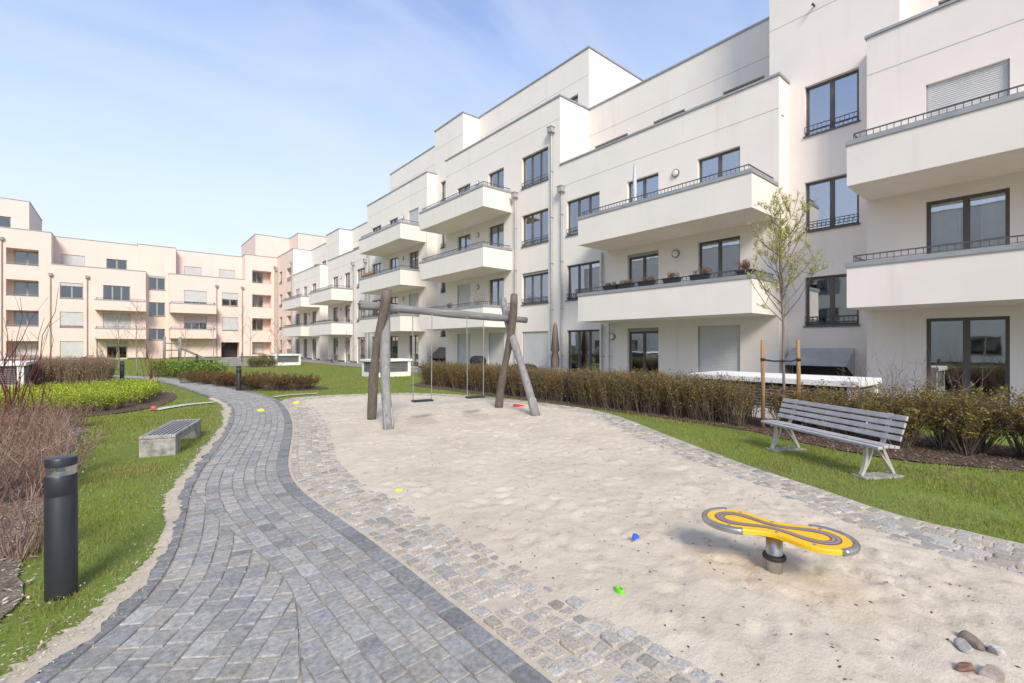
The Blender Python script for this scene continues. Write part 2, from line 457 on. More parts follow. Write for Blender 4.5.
LT = [2.28, 5.28, 8.27, 11.27]          # lintels per floor, from the photograph's perspective
def house_right(name, Yfar, label, mat, tower_mat):
    root = empty(name, (15.75, Yfar, 0), R(-90)); tag(root, label, 'apartment house')
    return root, (lambda Y: Yfar-Y)
def wing(root, lx, Ya, Yb, nf, mat, doors, triple, balc, side_far, side_near, states, setw, hset, set_Y=None, lamps=(), triple_ground=True, joints=True, depth=1.88):
    """one half of a white house: doors on two axes behind stacked balconies, one column of triple windows"""
    hpar = 10.08 if nf == 3 else 13.36
    ops = []; wins = []
    for f in range(nf):
        zf = .06+3.0*f; top = LT[f]
        for d, (a, c) in enumerate(doors):
            x0, x1 = lx(c), lx(a); ops.append((x0, x1, zf, top)); st = states.get((f, 'd%d' % d), {})
            wins.append(dict(x=x0, y=0, z=zf, w=x1-x0, h=top-zf, n=2, sill=False, **st))
        a, c = triple; x0, x1 = lx(c), lx(a); z0 = .06 if f == 0 else top-1.6
        ops.append((x0, x1, z0, top)); st = states.get((f, 't'), {})
        wins.append(dict(x=x0, y=0, z=z0, w=x1-x0, h=top-z0, n=3, rail=f > 0, sill=f > 0, **st))
    sops = []
    for (a, c) in setw:
        x0, x1 = lx(c), lx(a); zf = hpar-.80; top = 11.42 if nf == 3 else 14.5
        sops.append((x0, x1, zf, top)); wins.append(dict(x=x0, y=2.07, z=zf, w=x1-x0, h=top-zf, n=2, sill=False))
    j = []
    X0, X1 = lx(Yb), lx(Ya)
    if joints:
        j = [(0, hpar-1.03, X0, X1), (2.07, hset-1.33, X0, X1)]
    block(root, X0, X1, hpar, hset, mat, ops, sops, side_far, side_near, joints=j)
    for w in wins: window(root, **w)
    for f in range(1, nf):
        zt = 3.60+3.05*(f-1); balcony(root, lx(balc[1]), lx(balc[0]), zt-1.07, zt, depth, mat)
    for (Y, z) in lamps: wall_lamp(root, lx(Y), 0, z)

glassy = {}
S = dict
# --- house 1: wings A and B either side of the near staircase
r, lx = house_right('apartment_house', 15.27, 'cream house nearest the camera, set highest at its stair tower, flower boxes on a balcony', 'white', 'rose')
stA = {(1, 'd0'): S(curtain=True), (2, 'd0'): S(shut=1.0), (0, 'd0'): S(), (1, 'd1'): S(), (2, 'd1'): S(), (1, 't'): S(curtain=True)}
wing(r, lx, -6.2, 3.50, 3, 'rose', [(.80, 2.27), (-2.2, -.75)], (-5.3, -3.35), (-3.2, 3.49), 0, 0, stA, [(.6, 2.3), (-2.2, -.6), (-5.2, -3.4)], 13.36, lamps=[(-.1, 5.0), (-.1, 2.0)])
stB = {(0, 'd0'): S(shut=1.0, box=.0), (0, 'd1'): S(box=.14), (1, 'd1'): S(box=.12), (1, 't'): S(curtain=True), (2, 'd0'): S(), (2, 't'): S(), (0, 't'): S()}
wing(r, lx, 5.74, 15.27, 3, 'white', [(6.94, 8.43), (10.02, 11.46)], (12.90, 14.84), (5.78, 12.45), None, 0, stB, [(6.98, 8.5), (10.1, 11.6), (12.95, 14.9)], 13.36, lamps=[(9.28, 8.0), (9.28, 5.0), (12.2, 1.95)])
tops = [3.74, 6.74, 9.78]; sills = [2.2, 5.18, 8.2]
def stair(root, lx, Ya, Yb, uYa, uYb, wa, wb, mat, zlow, htop, n=3):
    ops = [(lx(wb), lx(wa), s, t) for s, t in zip(sills[:n], tops[:n])]
    if n == 4: ops.append((lx(wb), lx(wa), 11.2, 12.7))
    tower(root, lx(Yb), lx(Ya), lx(uYb), lx(uYa), .78, zlow, htop, mat, ops, joints=(12.06,) if n == 3 else (15.1,))
    for o in ops: window(root, o[0], .78, o[2], o[1]-o[0], o[3]-o[2], 2, rail=True)
stair(r, lx, 3.50, 5.74, 2.93, 6.32, 3.86, 5.27, 'rose', 9.95, 16.4)
hood(r, lx(5.62), lx(3.95), .78, .98, 1.50, .85)
downpipe(r, lx(12.70), 0, .1, 2.5, False); downpipe(r, lx(12.30), 0, .1, 2.5, False, .03)
downpipe(r, lx(12.70), 0, 3.3, 5.55, False)
downpipe(r, lx(15.08), 0, .1, 8.75)
spout(r, lx(5.0), .78, 12.2); spout(r, lx(5.74)-.02, .4, 8.9)
# --- house 2
r2, lx = house_right('apartment_house', 37.9, 'tall cream house behind the swing, one storey above the nearest house, three balconies high', 'white', 'white')
stC = {(0, 't'): S(shut=1.0), (0, 'd0'): S(shut=1.0), (0, 'd1'): S(shut=1.0), (1, 'd1'): S(shut=1.0), (1, 'd0'): S(curtain=True), (1, 't'): S(curtain=True, box=.12), (2, 't'): S(curtain=True)}
wing(r2, lx, 15.27, 25.42, 4, 'white', [(19.5, 20.87), (22.67, 24.08)], (16.06, 18.0), (18.83, 25.40), 0, 10.16, stC, [(16.0, 17.9), (19.4, 20.9), (22.6, 24.1)], 16.5, lamps=[(21.89, 11.0), (21.89, 8.0), (21.89, 4.97), (18.9, 1.95)])
stD = {(0, 't'): S(), (3, 'd0'): S(shut=1.0), (1, 'd0'): S(shut=1.0)}
wing(r2, lx, 27.81, 37.9, 4, 'white', [(29.0, 30.45), (32.2, 33.7)], (35.15, 36.95), (28.0, 34.95), 10.2, 0, stD, [(29., 30.5), (32.2, 33.8)], 16.5, lamps=[(31.3, 11.0), (31.3, 8.0), (31.3, 5.0)])
stair(r2, lx, 25.42, 27.81, 24.6, 28.1, 25.95, 27.3, 'white', 12.95, 16.42, 4)
hood(r2, lx(27.5), lx(25.7), .78, .72, 1.45, mat='frame')
downpipe(r2, lx(18.44), 0, .1, 9.3); downpipe(r2, lx(15.75), 0, .1, 11.75); downpipe(r2, lx(37.4), 0, .1, 9.4)
# --- house 3
r3, lx = house_right('apartment_house', 60.4, 'low cream house farther down the row, between the tall cream house and the peach one', 'white', 'white')
stE = {(0, 't'): S(), (1, 'd0'): S()}
wing(r3, lx, 37.9, 47.8, 3, 'white', [(44.9, 46.4), (41.86, 43.2)], (38.4, 40.2), (41.2, 47.7), 0, None, stE, [(38.6, 40.4), (42, 43.5), (45, 46.5)], 13.36, lamps=[(44.1, 8.), (44.1, 5.)])
wing(r3, lx, 50.3, 60.4, 3, 'white', [(51.6, 53.0), (54.9, 56.2)], (57.7, 59.4), (50.4, 57.65), None, 0, {(2, 'd0'): S(), (2, 't'): S(shut=.7)}, [(51.6, 53.), (54.8, 56.2), (57.8, 59.3)], 13.36, lamps=[(54., 5.)])
stair(r3, lx, 47.8, 50.3, 46.8, 50.75, 48.4, 49.7, 'white', 9.95, 13.30)
downpipe(r3, lx(40.83), 0, .1, 8.75); downpipe(r3, lx(37.98)-.1, 0, .1, 8.6)
downpipe(r3, lx(57.75), 0, .1, 5.4, False)
# --- house 4, peach, turning the corner
r4, lx = house_right('apartment_house', 68.2, 'narrow peach house with a bright white side wall in the far corner of the courtyard', 'peach', 'peach')
ops = []; w4 = []
for f in range(4):
    t = LT[f]; ops += [(lx(66.95), lx(65.6), t-1.6, t), (lx(63.4), lx(61.3), t-1.75, t, 1.3)]
    w4 += [(lx(66.95), 0, t-1.6, 1.35, 1.6)]
block(r4, 0.0, 68.2-60.4, 13.36, 16.6, 'peach', ops, [], None, 10.1, set_x=(-2.0, 68.2-66.0), joints=[])
for x, y, z, w, h in w4: window(r4, x, y, z, w, h, 2, dark=True, rail=True)
for f in range(4):
    t = LT[f]; wn = window(r4, lx(63.2), 1.08, t-1.7, 1.5, 1.6, 2, dark=True, sill=False)
    b = MB(); b.box(lx(63.4), lx(61.3), .02, .05, t-1.75+.55, t-1.75+.58); [b.box(lx(63.4)+.1*k, lx(63.4)+.1*k+.012, .028, .042, t-1.745, t-1.75+.55) for k in range(1, 21)]
    b.build('railing', M['rail'], r4)
b = MB(); b.box(68.2-60.4+.004, 68.2-60.4+.012, .004, 2.06, 10.15, 13.34); b.build('white_render', M['white'], r4)
downpipe(r4, lx(68.0), 0, .1, 11.6); downpipe(r4, lx(60.9), 0, .1, 11.6)

# --- the long peach house across the end of the courtyard (faces the camera)
h = empty('apartment_house', (0, 68.2, 0)); tag(h, 'long peach house closing the far end of the courtyard, with loggias at both its ends', 'apartment house')
wins = []
LH = [2.0, 5.14, 8.25, 11.42]
def loggias(x0, x1, wx0, wx1, shut):
    ops = []
    for f in range(4):
        t = LH[f]; z0 = t-1.62; ops.append((x0, x1, z0, t, 1.4)); wins.append(dict(x=wx0, y=1.19, z=z0+.02, w=wx1-wx0, h=1.5, n=2, dark=True, sill=False, shut=shut[f]))
        b = MB(); b.box(x0, x1, .03, .06, z0+.12, z0+.15); b.box(x0-.03, x1+.03, -.03, .06, z0-.03, z0-.003); b.build('loggia_rail', M['zinc'], h)
    return ops
lo = loggias(-9.17, -6.86, -8.75, -6.88, (.9, 0, 0, .0))
lo2 = [(-12.6, -10.4, t-1.6, t) for t in LH]
for o in lo2: wins.append(dict(x=o[0], y=0, z=o[2], w=2.2, h=1.6, n=2, dark=True))
block(h, -16., -5.93, 13.38, 16.75, 'peach', lo+lo2, [(-11., -9.09, 12.9, 14.9)], 0, 10.1, set_x=(-16.0, -7.77))
wins.append(dict(x=-11., y=2.07, z=12.9, w=1.91, h=2.0, n=2, dark=True))
# middle section 1
ops = []
for f, (sh, bx) in enumerate(((1.0, 0), (.88, 0), (.2, 0))):
    t = LH[f]; z0 = t-1.65 if f else .2; ops.append((-5.28, -3.46, z0, t)); wins.append(dict(x=-5.28, y=0, z=z0, w=1.82, h=t-z0, n=2, shut=sh, dark=True))
for f, (n, sh) in enumerate(((2, .3), (3, .9), (3, 0))):
    t = LH[f]-(.0 if f else .0); z0 = (.08, 3.15, 6.25)[f]; x0, x1 = ((-1.55, .2), (-1.85, .5), (-1.85, .46))[f]
    ops.append((x0, x1, z0, t)); wins.append(dict(x=x0, y=0, z=z0, w=x1-x0, h=t-z0, n=n, shut=sh, dark=True, sill=False))
so = [(-5.32, -3.44, 9.3, 11.55), (-1.63, .19, 9.3, 11.5)]
block(h, -5.93, 1.85, 10.08, 13.36, 'peach', ops, so, None, 0)
wins += [dict(x=-5.32, y=2.07, z=9.3, w=1.88, h=2.25, n=2, dark=True, shut=.97, sill=False), dict(x=-1.63, y=2.07, z=9.3, w=1.82, h=2.2, n=2, dark=True, sill=False)]
balcony(h, -2.5, 1.84, 5.40, 6.50, 1.5, 'peach'); balcony(h, -2.5, 1.84, 2.28, 3.40, 1.5, 'peach')
# stair bay
so = [(2.14, 3.69, s, t) for s, t in ((2.2, 3.53), (5.04, 6.66), (8.14, 9.76))]
tower(h, 1.85, 4.03, 1.14, 4.72, .8, 9.9, 13.31, 'peach', so)
for o in so: wins.append(dict(x=o[0], y=.8, z=o[2], w=1.55, h=o[3]-o[2], n=2, dark=True, shut=.12 if o[2] > 8 else 0))
# middle section 2
ops = [(9.3, 11.3, .0, 1.95, 1.4)]
for f, sh in ((1, .97), (2, .5)):
    t = LH[f]; ops.append((9.38, 11.16, t-1.66, t)); wins.append(dict(x=9.38, y=0, z=t-1.66, w=1.78, h=1.66, n=2, shut=sh, dark=True))
for f, sh in ((0, .0), (1, .42), (2, .72)):
    t = LH[f]; x0, x1 = 5.46, 7.78; z0 = (.1, 3.2, 6.35)[f]
    if f: ops.append((x0, x1, z0, t)); wins.append(dict(x=x0, y=0, z=z0, w=x1-x0, h=t-z0, n=3, shut=sh, dark=True, sill=False))
so = [(5.62, 7.47, 9.3, 11.43), (9.36, 11.15, 9.3, 11.43)]
block(h, 4.03, 11.95, 10.06, 13.3, 'peach', ops, so, 0, None)
for o in so: wins.append(dict(x=o[0], y=2.07, z=9.3, w=o[1]-o[0], h=2.13, n=2, dark=True, shut=.97, sill=False))
balcony(h, 4.04, 8.6, 5.40, 6.52, 1.5, 'peach'); balcony(h, 4.04, 8.6, 2.38, 3.50, 1.5, 'peach')
b = MB(); b.box(9.32, 11.28, 1.36, 1.398, 0, 1.94); b.build('dark_passage_gate', M['black'], h)
# corner section
lo = loggias(12.77, 15.05, 12.8, 14.3, (.9, 0, 0, 0))
block(h, 11.95, 15.74, 13.34, 16.6, 'peach', lo, [(14.9, 16.8, 13.0, 14.75)] and [], 10.1, None, set_x=(13.55, 21.0))
for w in wins: window(h, **w)
for x in (-5.99, -3.15, 8.8, 11.62): downpipe(h, x, 0, .1, 8.85, mat='pipeb', r=.045)
downpipe(h, -9.45, 0, .1, 12.1, mat='pipeb', r=.045); downpipe(h, 15.45, 0, .1, 11.9, mat='pipeb', r=.045)
for x in (-2.5+.12, 4.2): downpipe(h, x, 0, .1, 2.2, False, .035)
# --- the house on the other side of the courtyard, seen in the window panes
op = empty('apartment_house', (-21, -4, 0), R(90)); tag(op, 'cream house on the opposite side of the courtyard, mirrored in the window panes', 'apartment house')
ops = []; w5 = []
for k in range(9):
    for f in range(3):
        ops.append((1.5+5.6*k, 3.4+5.6*k, .75+3*f, 2.3+3*f)); w5.append((1.5+5.6*k, .75+3*f, 1.9, 1.55))
block(op, 0, 52., 10.0, 13.3, 'white', ops, [], 0, 0)
for x, z, w, hh in w5: window(op, x, 0, z, w, hh, 2, dark=True)
# ------------------------------------------------------------------ ground, lawn, path, sand
def groundmat(name, stops, scale, detail=6, rough=.95, bs=.5, bscale=40, bd=.02, fine=None):
    m, nt, b = mat_base(name)
    c = ramp(nt, noise(nt, scale, detail, .62), stops)
    if fine:
        c2 = ramp(nt, noise(nt, fine[0], 3, .6), [(.3, (fine[1],)*3), (.7, (fine[2],)*3)])
        mx = N(nt, 'ShaderNodeMixRGB', blend_type='MULTIPLY'); mx.inputs[0].default_value = 1
        nt.links.new(c, mx.inputs[1]); nt.links.new(c2, mx.inputs[2]); c = mx.outputs[0]
    nt.links.new(c, b.inputs['Base Color']); b.inputs['Roughness'].default_value = rough; b.inputs['Specular IOR Level'].default_value = .15
    bump(nt, b, noise(nt, bscale, 5, .65), bs, bd)
    return m
M['lawn'] = groundmat('lawn_soil_and_turf', [(.3, (.15, .18, .04)), (.55, (.16, .22, .04)), (.75, (.22, .24, .075))], 1.6, fine=(70, .7, 1.3))
M['far'] = groundmat('distant_ground', [(.3, (.10, .11, .05)), (.7, (.14, .14, .08))], .05)
M['bark'] = groundmat('bark_mulch', [(.3, (.07, .045, .034)), (.5, (.15, .10, .075)), (.72, (.29, .21, .165))], 26, 5, bs=.9, bscale=45, bd=.05)
M['gravelbed'] = groundmat('pale_wood_chip_bed', [(.30, (.12, .10, .065)), (.46, (.23, .19, .14)), (.68, (.44, .385, .32))], 16, 6, bs=.9, bscale=50, bd=.04, fine=(3., .7, 1.2))
M['sandstrip'] = groundmat('spilled_sand', [(.3, (.44, .375, .28)), (.7, (.58, .505, .395))], 9, 6, bs=.4, bscale=70, bd=.015)
M['pathjoint'] = groundmat('path_joint_grit', [(.3, (.20, .18, .145)), (.7, (.40, .36, .29))], 14, 5, bs=.4, bscale=90)
M['terrace'] = groundmat('terrace_slabs', [(.3, (.24, .235, .22)), (.7, (.33, .32, .30))], 2, 5, bs=.15)
M['stone'] = colmat('concrete_paver', .88, .34, 34, .6, 110, .008)
M['sett'] = colmat('granite_sett', .8, .38, 60, .55, 60, .012)

def poly_obj(name, pts, z, mat, cell=None):
    b = MB(); b.face([(x, y, z) for x, y in pts]); o = b.build(name, M[mat]); return struct(o)
b = MB(); b.face([(-600, -600, -.06), (600, -600, -.06), (600, 600, -.06), (-600, 600, -.06)]); struct(b.build('ground', M['far']))

pathR = smooth_line([(1.50, -4), (1.52, -1), (1.53, 1.0), (1.54, 2.0), (1.54, 2.9), (1.53, 3.7), (1.49, 4.5), (1.47, 5.2), (1.52, 5.9), (1.68, 6.7), (2.02, 7.9), (2.45, 9.43), (2.84, 11.1), (3.2, 13.1), (3.40, 14.9), (3.38, 16.8), (3.10, 18.6), (2.7, 22.0), (2.15, 25.3), (1.45, 28.0), (.2, 31.2), (-1.6, 34), (-4.5, 36.5), (-9, 38)])
pathL = smooth_line([(-4.6, -4), (-2.6, -.4), (-1.5, 1.3), (-.8, 2.45), (-.36, 3.16), (-.06, 3.61), (.08, 3.95), (.2, 4.45), (.28, 4.95), (.34, 5.4), (.42, 6.0), (.55, 6.7), (.78, 7.6), (1.15, 9.0), (1.6, 11.0), (1.86, 12.6), (2.04, 14.0), (2.04, 15.5), (1.92, 17.5), (1.7, 20.1), (1.4, 23.4), (.88, 26.4), (-.2, 29.6), (-2.2, 32.5), (-5, 34.9), (-9, 36.3)])
path_poly = [tuple(p) for p in pathR[::3]]+[tuple(p) for p in pathL[::-1][::3]]
settSand = smooth_line([(2.1, -4), (2.08, 0), (2.03, 1.0), (1.96, 1.7), (1.95, 2.3), (1.95, 2.9), (1.92, 3.6), (1.90, 4.3), (1.90, 4.95), (2.02, 6.0), (2.34, 7.5), (2.75, 8.9), (3.15, 10.6), (3.45, 12.5), (3.7, 14.2)])
grassR = smooth_line([(5.55, -4), (5.5, 0), (5.52, .95), (5.72, 1.4), (5.98, 1.95), (6.25, 2.6), (6.75, 3.5), (7.45, 4.7), (8.2, 5.95), (8.72, 7.1), (8.82, 8.4), (8.66, 10.), (8.4, 11.5), (8.05, 12.7), (7.4, 13.7), (6.4, 14.4), (5.3, 14.85), (4.3, 14.95), (3.6, 14.7), (3.42, 14.2)])
sandR = smooth_line([(4.95, -4), (4.9, 0), (4.95, .7), (5.2, 1.3), (5.55, 1.95), (5.85, 2.6), (6.35, 3.7), (7.1, 4.95), (7.95, 6.2), (8.42, 7.2), (8.5, 8.4), (8.35, 9.9), (8.1, 11.3), (7.7, 12.3), (7.1, 13.2), (6.3, 13.85), (5.3, 14.3), (4.4, 14.4), (3.75, 14.1)])
sand_poly = [tuple(p) for p in settSand[::2]]+[tuple(p) for p in sandR[::-1][::2]]
sett_outer = [tuple(p) for p in pathR[(pathR[:, 1] < 14.3)][::3]]+[tuple(p) for p in grassR[::-1][::3]]

# lawn: a gently uneven sheet
def grid_sheet(name, x0, x1, y0, y1, step, zf, mat, keep=None):
    xs = np.arange(x0, x1+step/2, step); ys = np.arange(y0, y1+step/2, step)
    X, Y = np.meshgrid(xs, ys); Z = zf(X, Y); V = np.c_[X.ravel(), Y.ravel(), Z.ravel()]
    nx = len(xs); i, j = np.meshgrid(np.arange(nx-1), np.arange(len(ys)-1)); a = (j*nx+i).ravel()
    F = np.c_[a, a+1, a+nx+1, a+nx]
    if keep is not None:
        cx = X[:-1, :-1].ravel()+step/2; cy = Y[:-1, :-1].ravel()+step/2; F = F[keep(cx, cy)]
    return link(name, np_mesh(name, V, F, M[mat], smooth=True))
struct(grid_sheet('lawn', -30, 16.4, -12, 68.1, .4, lambda x, y: -.022+.012*fbm(x*.8, y*.8, 3, 5), 'lawn'))
def jag(line, amp, sc, seed):
    s = np.arange(len(line))*.08; out = line.copy()
    nrm = np.gradient(line, axis=0); nrm = np.c_[-nrm[:, 1], nrm[:, 0]]/np.hypot(*nrm.T)[:, None]
    return out+nrm*((fbm(s*sc, s*0+.5, 4, seed)-.5)*2*amp)[:, None]
# spilled sand along the left edge of the path
kL = (pathL[:, 1] > -3) & (pathL[:, 1] < 16.5); e = pathL[kL]; e = np.c_[np.interp(np.arange(0, len(e)-1, .3), np.arange(len(e)), e[:, 0]), np.interp(np.arange(0, len(e)-1, .3), np.arange(len(e)), e[:, 1])]
g = np.gradient(e, axis=0); nl = np.c_[-g[:, 1], g[:, 0]]/np.hypot(*g.T)[:, None]
s_ = np.arange(len(e))*.024
wd = .02+.12*np.clip(fbm(s_*1.8, s_*0, 6, 3, .62)*1.9-.45, 0, 1.2)+np.where(e[:, 1] < 4.2, .05, 0)
wd = wd+rng.normal(0, .014, len(e)); outer = e+nl*wd[:, None]
inner = .10*np.clip(fbm(s_*3.1, s_*0+.7, 5, 14, .62)*2.4-.85, -.05, 1)
V = np.r_[np.c_[e-nl*inner[:, None], np.full(len(e), .0255)], np.c_[e+nl*.02, np.full(len(e), .0262)], np.c_[outer, np.full(len(e), -.004)]]; n = len(e); a = np.arange(n-1)
struct(link('sand_strip', np_mesh('sand_strip', V, np.r_[np.c_[a, a+1, a+n+1, a+n], np.c_[a+n, a+n+1, a+2*n+1, a+2*n]], M['sandstrip'], smooth=True)))
poly_obj('path_bed', path_poly, .0125, 'pathjoint')
b = MB(); b.face([(x, y, .013) for x, y in sett_outer]); struct(b.build('sett_bed', M['sandstrip']))

# --- paving stones
def clip(poly, a, c, left=True):
    out = []; ax, ay = a; dx, dy = c[0]-ax, c[1]-ay; sg = 1 if left else -1
    def sd(p): return sg*(dx*(p[1]-ay)-dy*(p[0]-ax))
    for i in range(len(poly)):
        p, q = poly[i], poly[(i+1) % len(poly)]; sp, sq = sd(p), sd(q)
        if sp >= 0: out.append(p)
        if (sp >= 0) != (sq >= 0):
            t = sp/(sp-sq); out.append((p[0]+(q[0]-p[0])*t, p[1]+(q[1]-p[1])*t))
    return out
def nearest_seg(line, p):
    d = (line[:, 0]-p[0])**2+(line[:, 1]-p[1])**2; i = int(np.argmin(d)); i = min(max(i, 1), len(line)-2); return line[i-1], line[i+1]
def area(P): return .5*abs(sum(P[i][0]*P[(i+1) % len(P)][1]-P[(i+1) % len(P)][0]*P[i][1] for i in range(len(P))))
def stone(b, P, z, col, gap=.004, bev=.006, dome=0.0, jit=0.0, tilt=.0015):
    if len(P) < 3 or area(P) < .0012: return
    cx = sum(p[0] for p in P)/len(P); cy = sum(p[1] for p in P)/len(P); n = len(P)
    r = math.sqrt(area(P)); s1 = max(.3, 1-2*gap/r); s2 = max(.25, 1-2*(gap+bev)/r)
    tx, ty = random.gauss(0, tilt), random.gauss(0, tilt)
    J = [(random.uniform(-jit, jit), random.uniform(-jit, jit)) for _ in P]
    ring = []
    for s, zz in ((s1, z-.03), (s1, z-bev), (s2, z)):
        ring.append([b.vert((cx+(p[0]+j[0]-cx)*s, cy+(p[1]+j[1]-cy)*s, zz+(p[0]-cx)*tx/r+(p[1]-cy)*ty/r), col) for p, j in zip(P, J)])
    for A, B in zip(ring[:-1], ring[1:]):
        for k in range(n): b.f.append([A[k], A[(k+1) % n], B[(k+1) % n], B[k]]); b.m.append(0)
    if dome:
        c = b.vert((cx, cy, z+dome), col)
        for k in range(n): b.f.append([ring[2][k], ring[2][(k+1) % n], c]); b.m.append(0)
    else: b.f.append(ring[2]); b.m.append(0)
def offs(line, sgn):
    g = np.gradient(line, axis=0); g = g/np.hypot(*g.T)[:, None]
    for _ in range(20): g[1:-1] = .25*g[:-2]+.5*g[1:-1]+.25*g[2:]
    n = np.c_[-g[:, 1], g[:, 0]]*sgn; n = n/np.hypot(*n.T)[:, None]; st = .08
    def P(s, d):
        i = s/st; k = int(min(max(i, 0), len(line)-2)); t = i-k
        p = line[k]*(1-t)+line[k+1]*t; q = n[k]*(1-t)+n[k+1]*t; return (p[0]+q[0]*d, p[1]+q[1]*d)
    return P, (len(line)-2)*st
def pcol():
    v = random.gauss(.315, .027); w = random.random()
    if w < .13: return (v*.83, v*.825, v*.82)
    if w < .35: return (v*1.07, v*1.0, v*.89)
    return (v*1.0, v*.98, v*.925)
def dcol():
    v = random.gauss(.22, .022); return (v, v, v*1.0)
seam = smooth_line([(-1.1, -1.2), (-.1, .4), (.35, 1.35), (.56, 1.95), (.68, 2.5), (.83, 3.15), (.80, 3.75), (.72, 4.4), (.64, 5.1), (.585, 5.9), (.57, 6.6), (.60, 7.1)])
PR, LR = offs(pathR, 1); PL, LL = offs(pathL, -1)
b = MB()
def courses(P, L, first_d, fam):
    d = first_d; row = 0
    while d < 2.9:
        w = random.choice((.115, .125, .14)); s = random.uniform(0, .2)
        while s < L:
            l = random.choice((.085, .12, .12, .15, .17, .19))
            q = [P(s+t+random.gauss(0, .003), dd+random.gauss(0, .002)) for t, dd in ((0, d), (l, d), (l, d+w), (0, d+w))]
            s += l
            cx = sum(p[0] for p in q)/4; cy = sum(p[1] for p in q)/4
            if cy < -1.5 or cy > 36: continue
            if fam == 'R':
                if cy < 7.0:
                    a, c = nearest_seg(seam, (cx, cy)); q = clip(q, a, c, False)
                    if len(q) < 3: continue
                a, c = nearest_seg(pathLi, (cx, cy)); q = clip(q, a, c, False)
            else:
                if cy > 7.0: continue
                a, c = nearest_seg(seam, (cx, cy)); q = clip(q, a, c, True)
            if len(q) >= 3: stone(b, q, .021+random.gauss(0, .0016), pcol(), gap=.0042, bev=.005, jit=.002, tilt=.0022)
        d += w; row += 1
gL = np.gradient(pathL, axis=0); nLn = np.c_[gL[:, 1], -gL[:, 0]]/np.hypot(*gL.T)[:, None]
pathLi = pathL+nLn*.125
courses(PR, LR, .135, 'R'); courses(PL, LL, .125, 'L')
for P, L, d0, d1 in ((PR, LR, 0, .13), (PL, LL, 0, .12)):     # dark edge courses
    s = 0
    while s < L:
        l = random.choice((.2, .2, .16, .24)); q = [P(s+t, dd) for t, dd in ((0, d0), (l, d0), (l, d1), (0, d1))]; s += l
        if -1.5 < q[0][1] < 36: stone(b, q, .023+random.gauss(0, .001), dcol())
struct(b.build('paving', M['stone'], usecol=True))
# --- granite setts round the sand
def scol():
    v = random.gauss(.37, .045); w = random.random()
    return (v*1.10, v*.98, v*.80) if w < .5 else ((v*1.02, v*.97, v*.88) if w < .75 else (v*1.06, v*.97, v*.84))
b = MB()
def sett_band(line, sgn, d0, d1, ymin, ymax, step, zbase=.021, dz=.005):
    P, L = offs(line, sgn); d = d0
    while d < d1:
        w = step*random.uniform(.88, 1.12); s = random.uniform(0, .1)
        while s < L:
            l = step*random.uniform(.8, 1.35); q = [P(s+t+random.gauss(0, .006), dd+random.gauss(0, .005)) for t, dd in ((0, d), (l, d), (l, d+w), (0, d+w))]; s += l
            y = q[0][1]
            if y < ymin or y > ymax: continue
            # cut corners so that each sett reads as a worn cube
            r = []
            for i in range(4):
                p, a, c = q[i], q[i-1], q[(i+1) % 4]; k = random.uniform(.06, .14)
                r += [(p[0]+(a[0]-p[0])*k, p[1]+(a[1]-p[1])*k), (p[0]+(c[0]-p[0])*k, p[1]+(c[1]-p[1])*k)]
            stone(b, r, zbase+random.gauss(0, dz), scol(), gap=.005, bev=.008, dome=.002, jit=.004, tilt=.003)
        d += w
bandL = pathR[pathR[:, 1] < 14.2]
sett_band(bandL, -1, .03, .58, -1.5, 14.2, .100)
sett_band(grassR, 1, .02, .72, -1.5, 16, .125, .020)
struct(b.build('granite_setts', M['sett'], usecol=True))

# --- sand
def sandmat():
    m, nt, bs = mat_base('play_sand')
    geo = N(nt, 'ShaderNodeNewGeometry').outputs['Position']
    f1 = noise(nt, 1.1, 6, .62); f2 = noise(nt, 9, 5, .65)
    c = ramp(nt, f1, [(.3, (.505, .435, .335)), (.5, (.575, .502, .392)), (.72, (.63, .555, .442))])
    c2 = ramp(nt, f2, [(.27, (.74, .69, .63)), (.42, (1, 1, 1)), (.8, (1.05, 1.05, 1.04))])
    c3 = ramp(nt, noise(nt, 160, 2, .7), [(.24, (.55, .5, .45)), (.36, (1, 1, 1)), (.8, (1.06, 1.06, 1.06))])
    mx = N(nt, 'ShaderNodeMixRGB', blend_type='MULTIPLY'); mx.inputs[0].default_value = 1
    nt.links.new(c, mx.inputs[1]); nt.links.new(c2, mx.inputs[2])
    m2 = N(nt, 'ShaderNodeMixRGB', blend_type='MULTIPLY'); m2.inputs[0].default_value = 1
    nt.links.new(mx.outputs[0], m2.inputs[1]); nt.links.new(c3, m2.inputs[2])
    nt.links.new(m2.outputs[0], bs.inputs['Base Color']); bs.inputs['Roughness'].default_value = .95; bs.inputs['Specular IOR Level'].default_value = .1
    bump(nt, bs, noise(nt, 26, 5, .7), .45, .03); bump(nt, bs, noise(nt, 170, 2, .7), .5, .006)
    return m
M['sand'] = sandmat()
dents = [(random.uniform(2.2, 8.4), random.uniform(-.5, 13.5), random.uniform(0, math.pi), random.uniform(.7, 1.3)) for _ in range(800)]
dents += [(3.9+random.gauss(0, .5), 1.1+random.gauss(0, .6), random.uniform(0, 3.14), random.uniform(.6, 1.1)) for _ in range(60)]
edgeline = np.r_[settSand, sandR[::-1]]
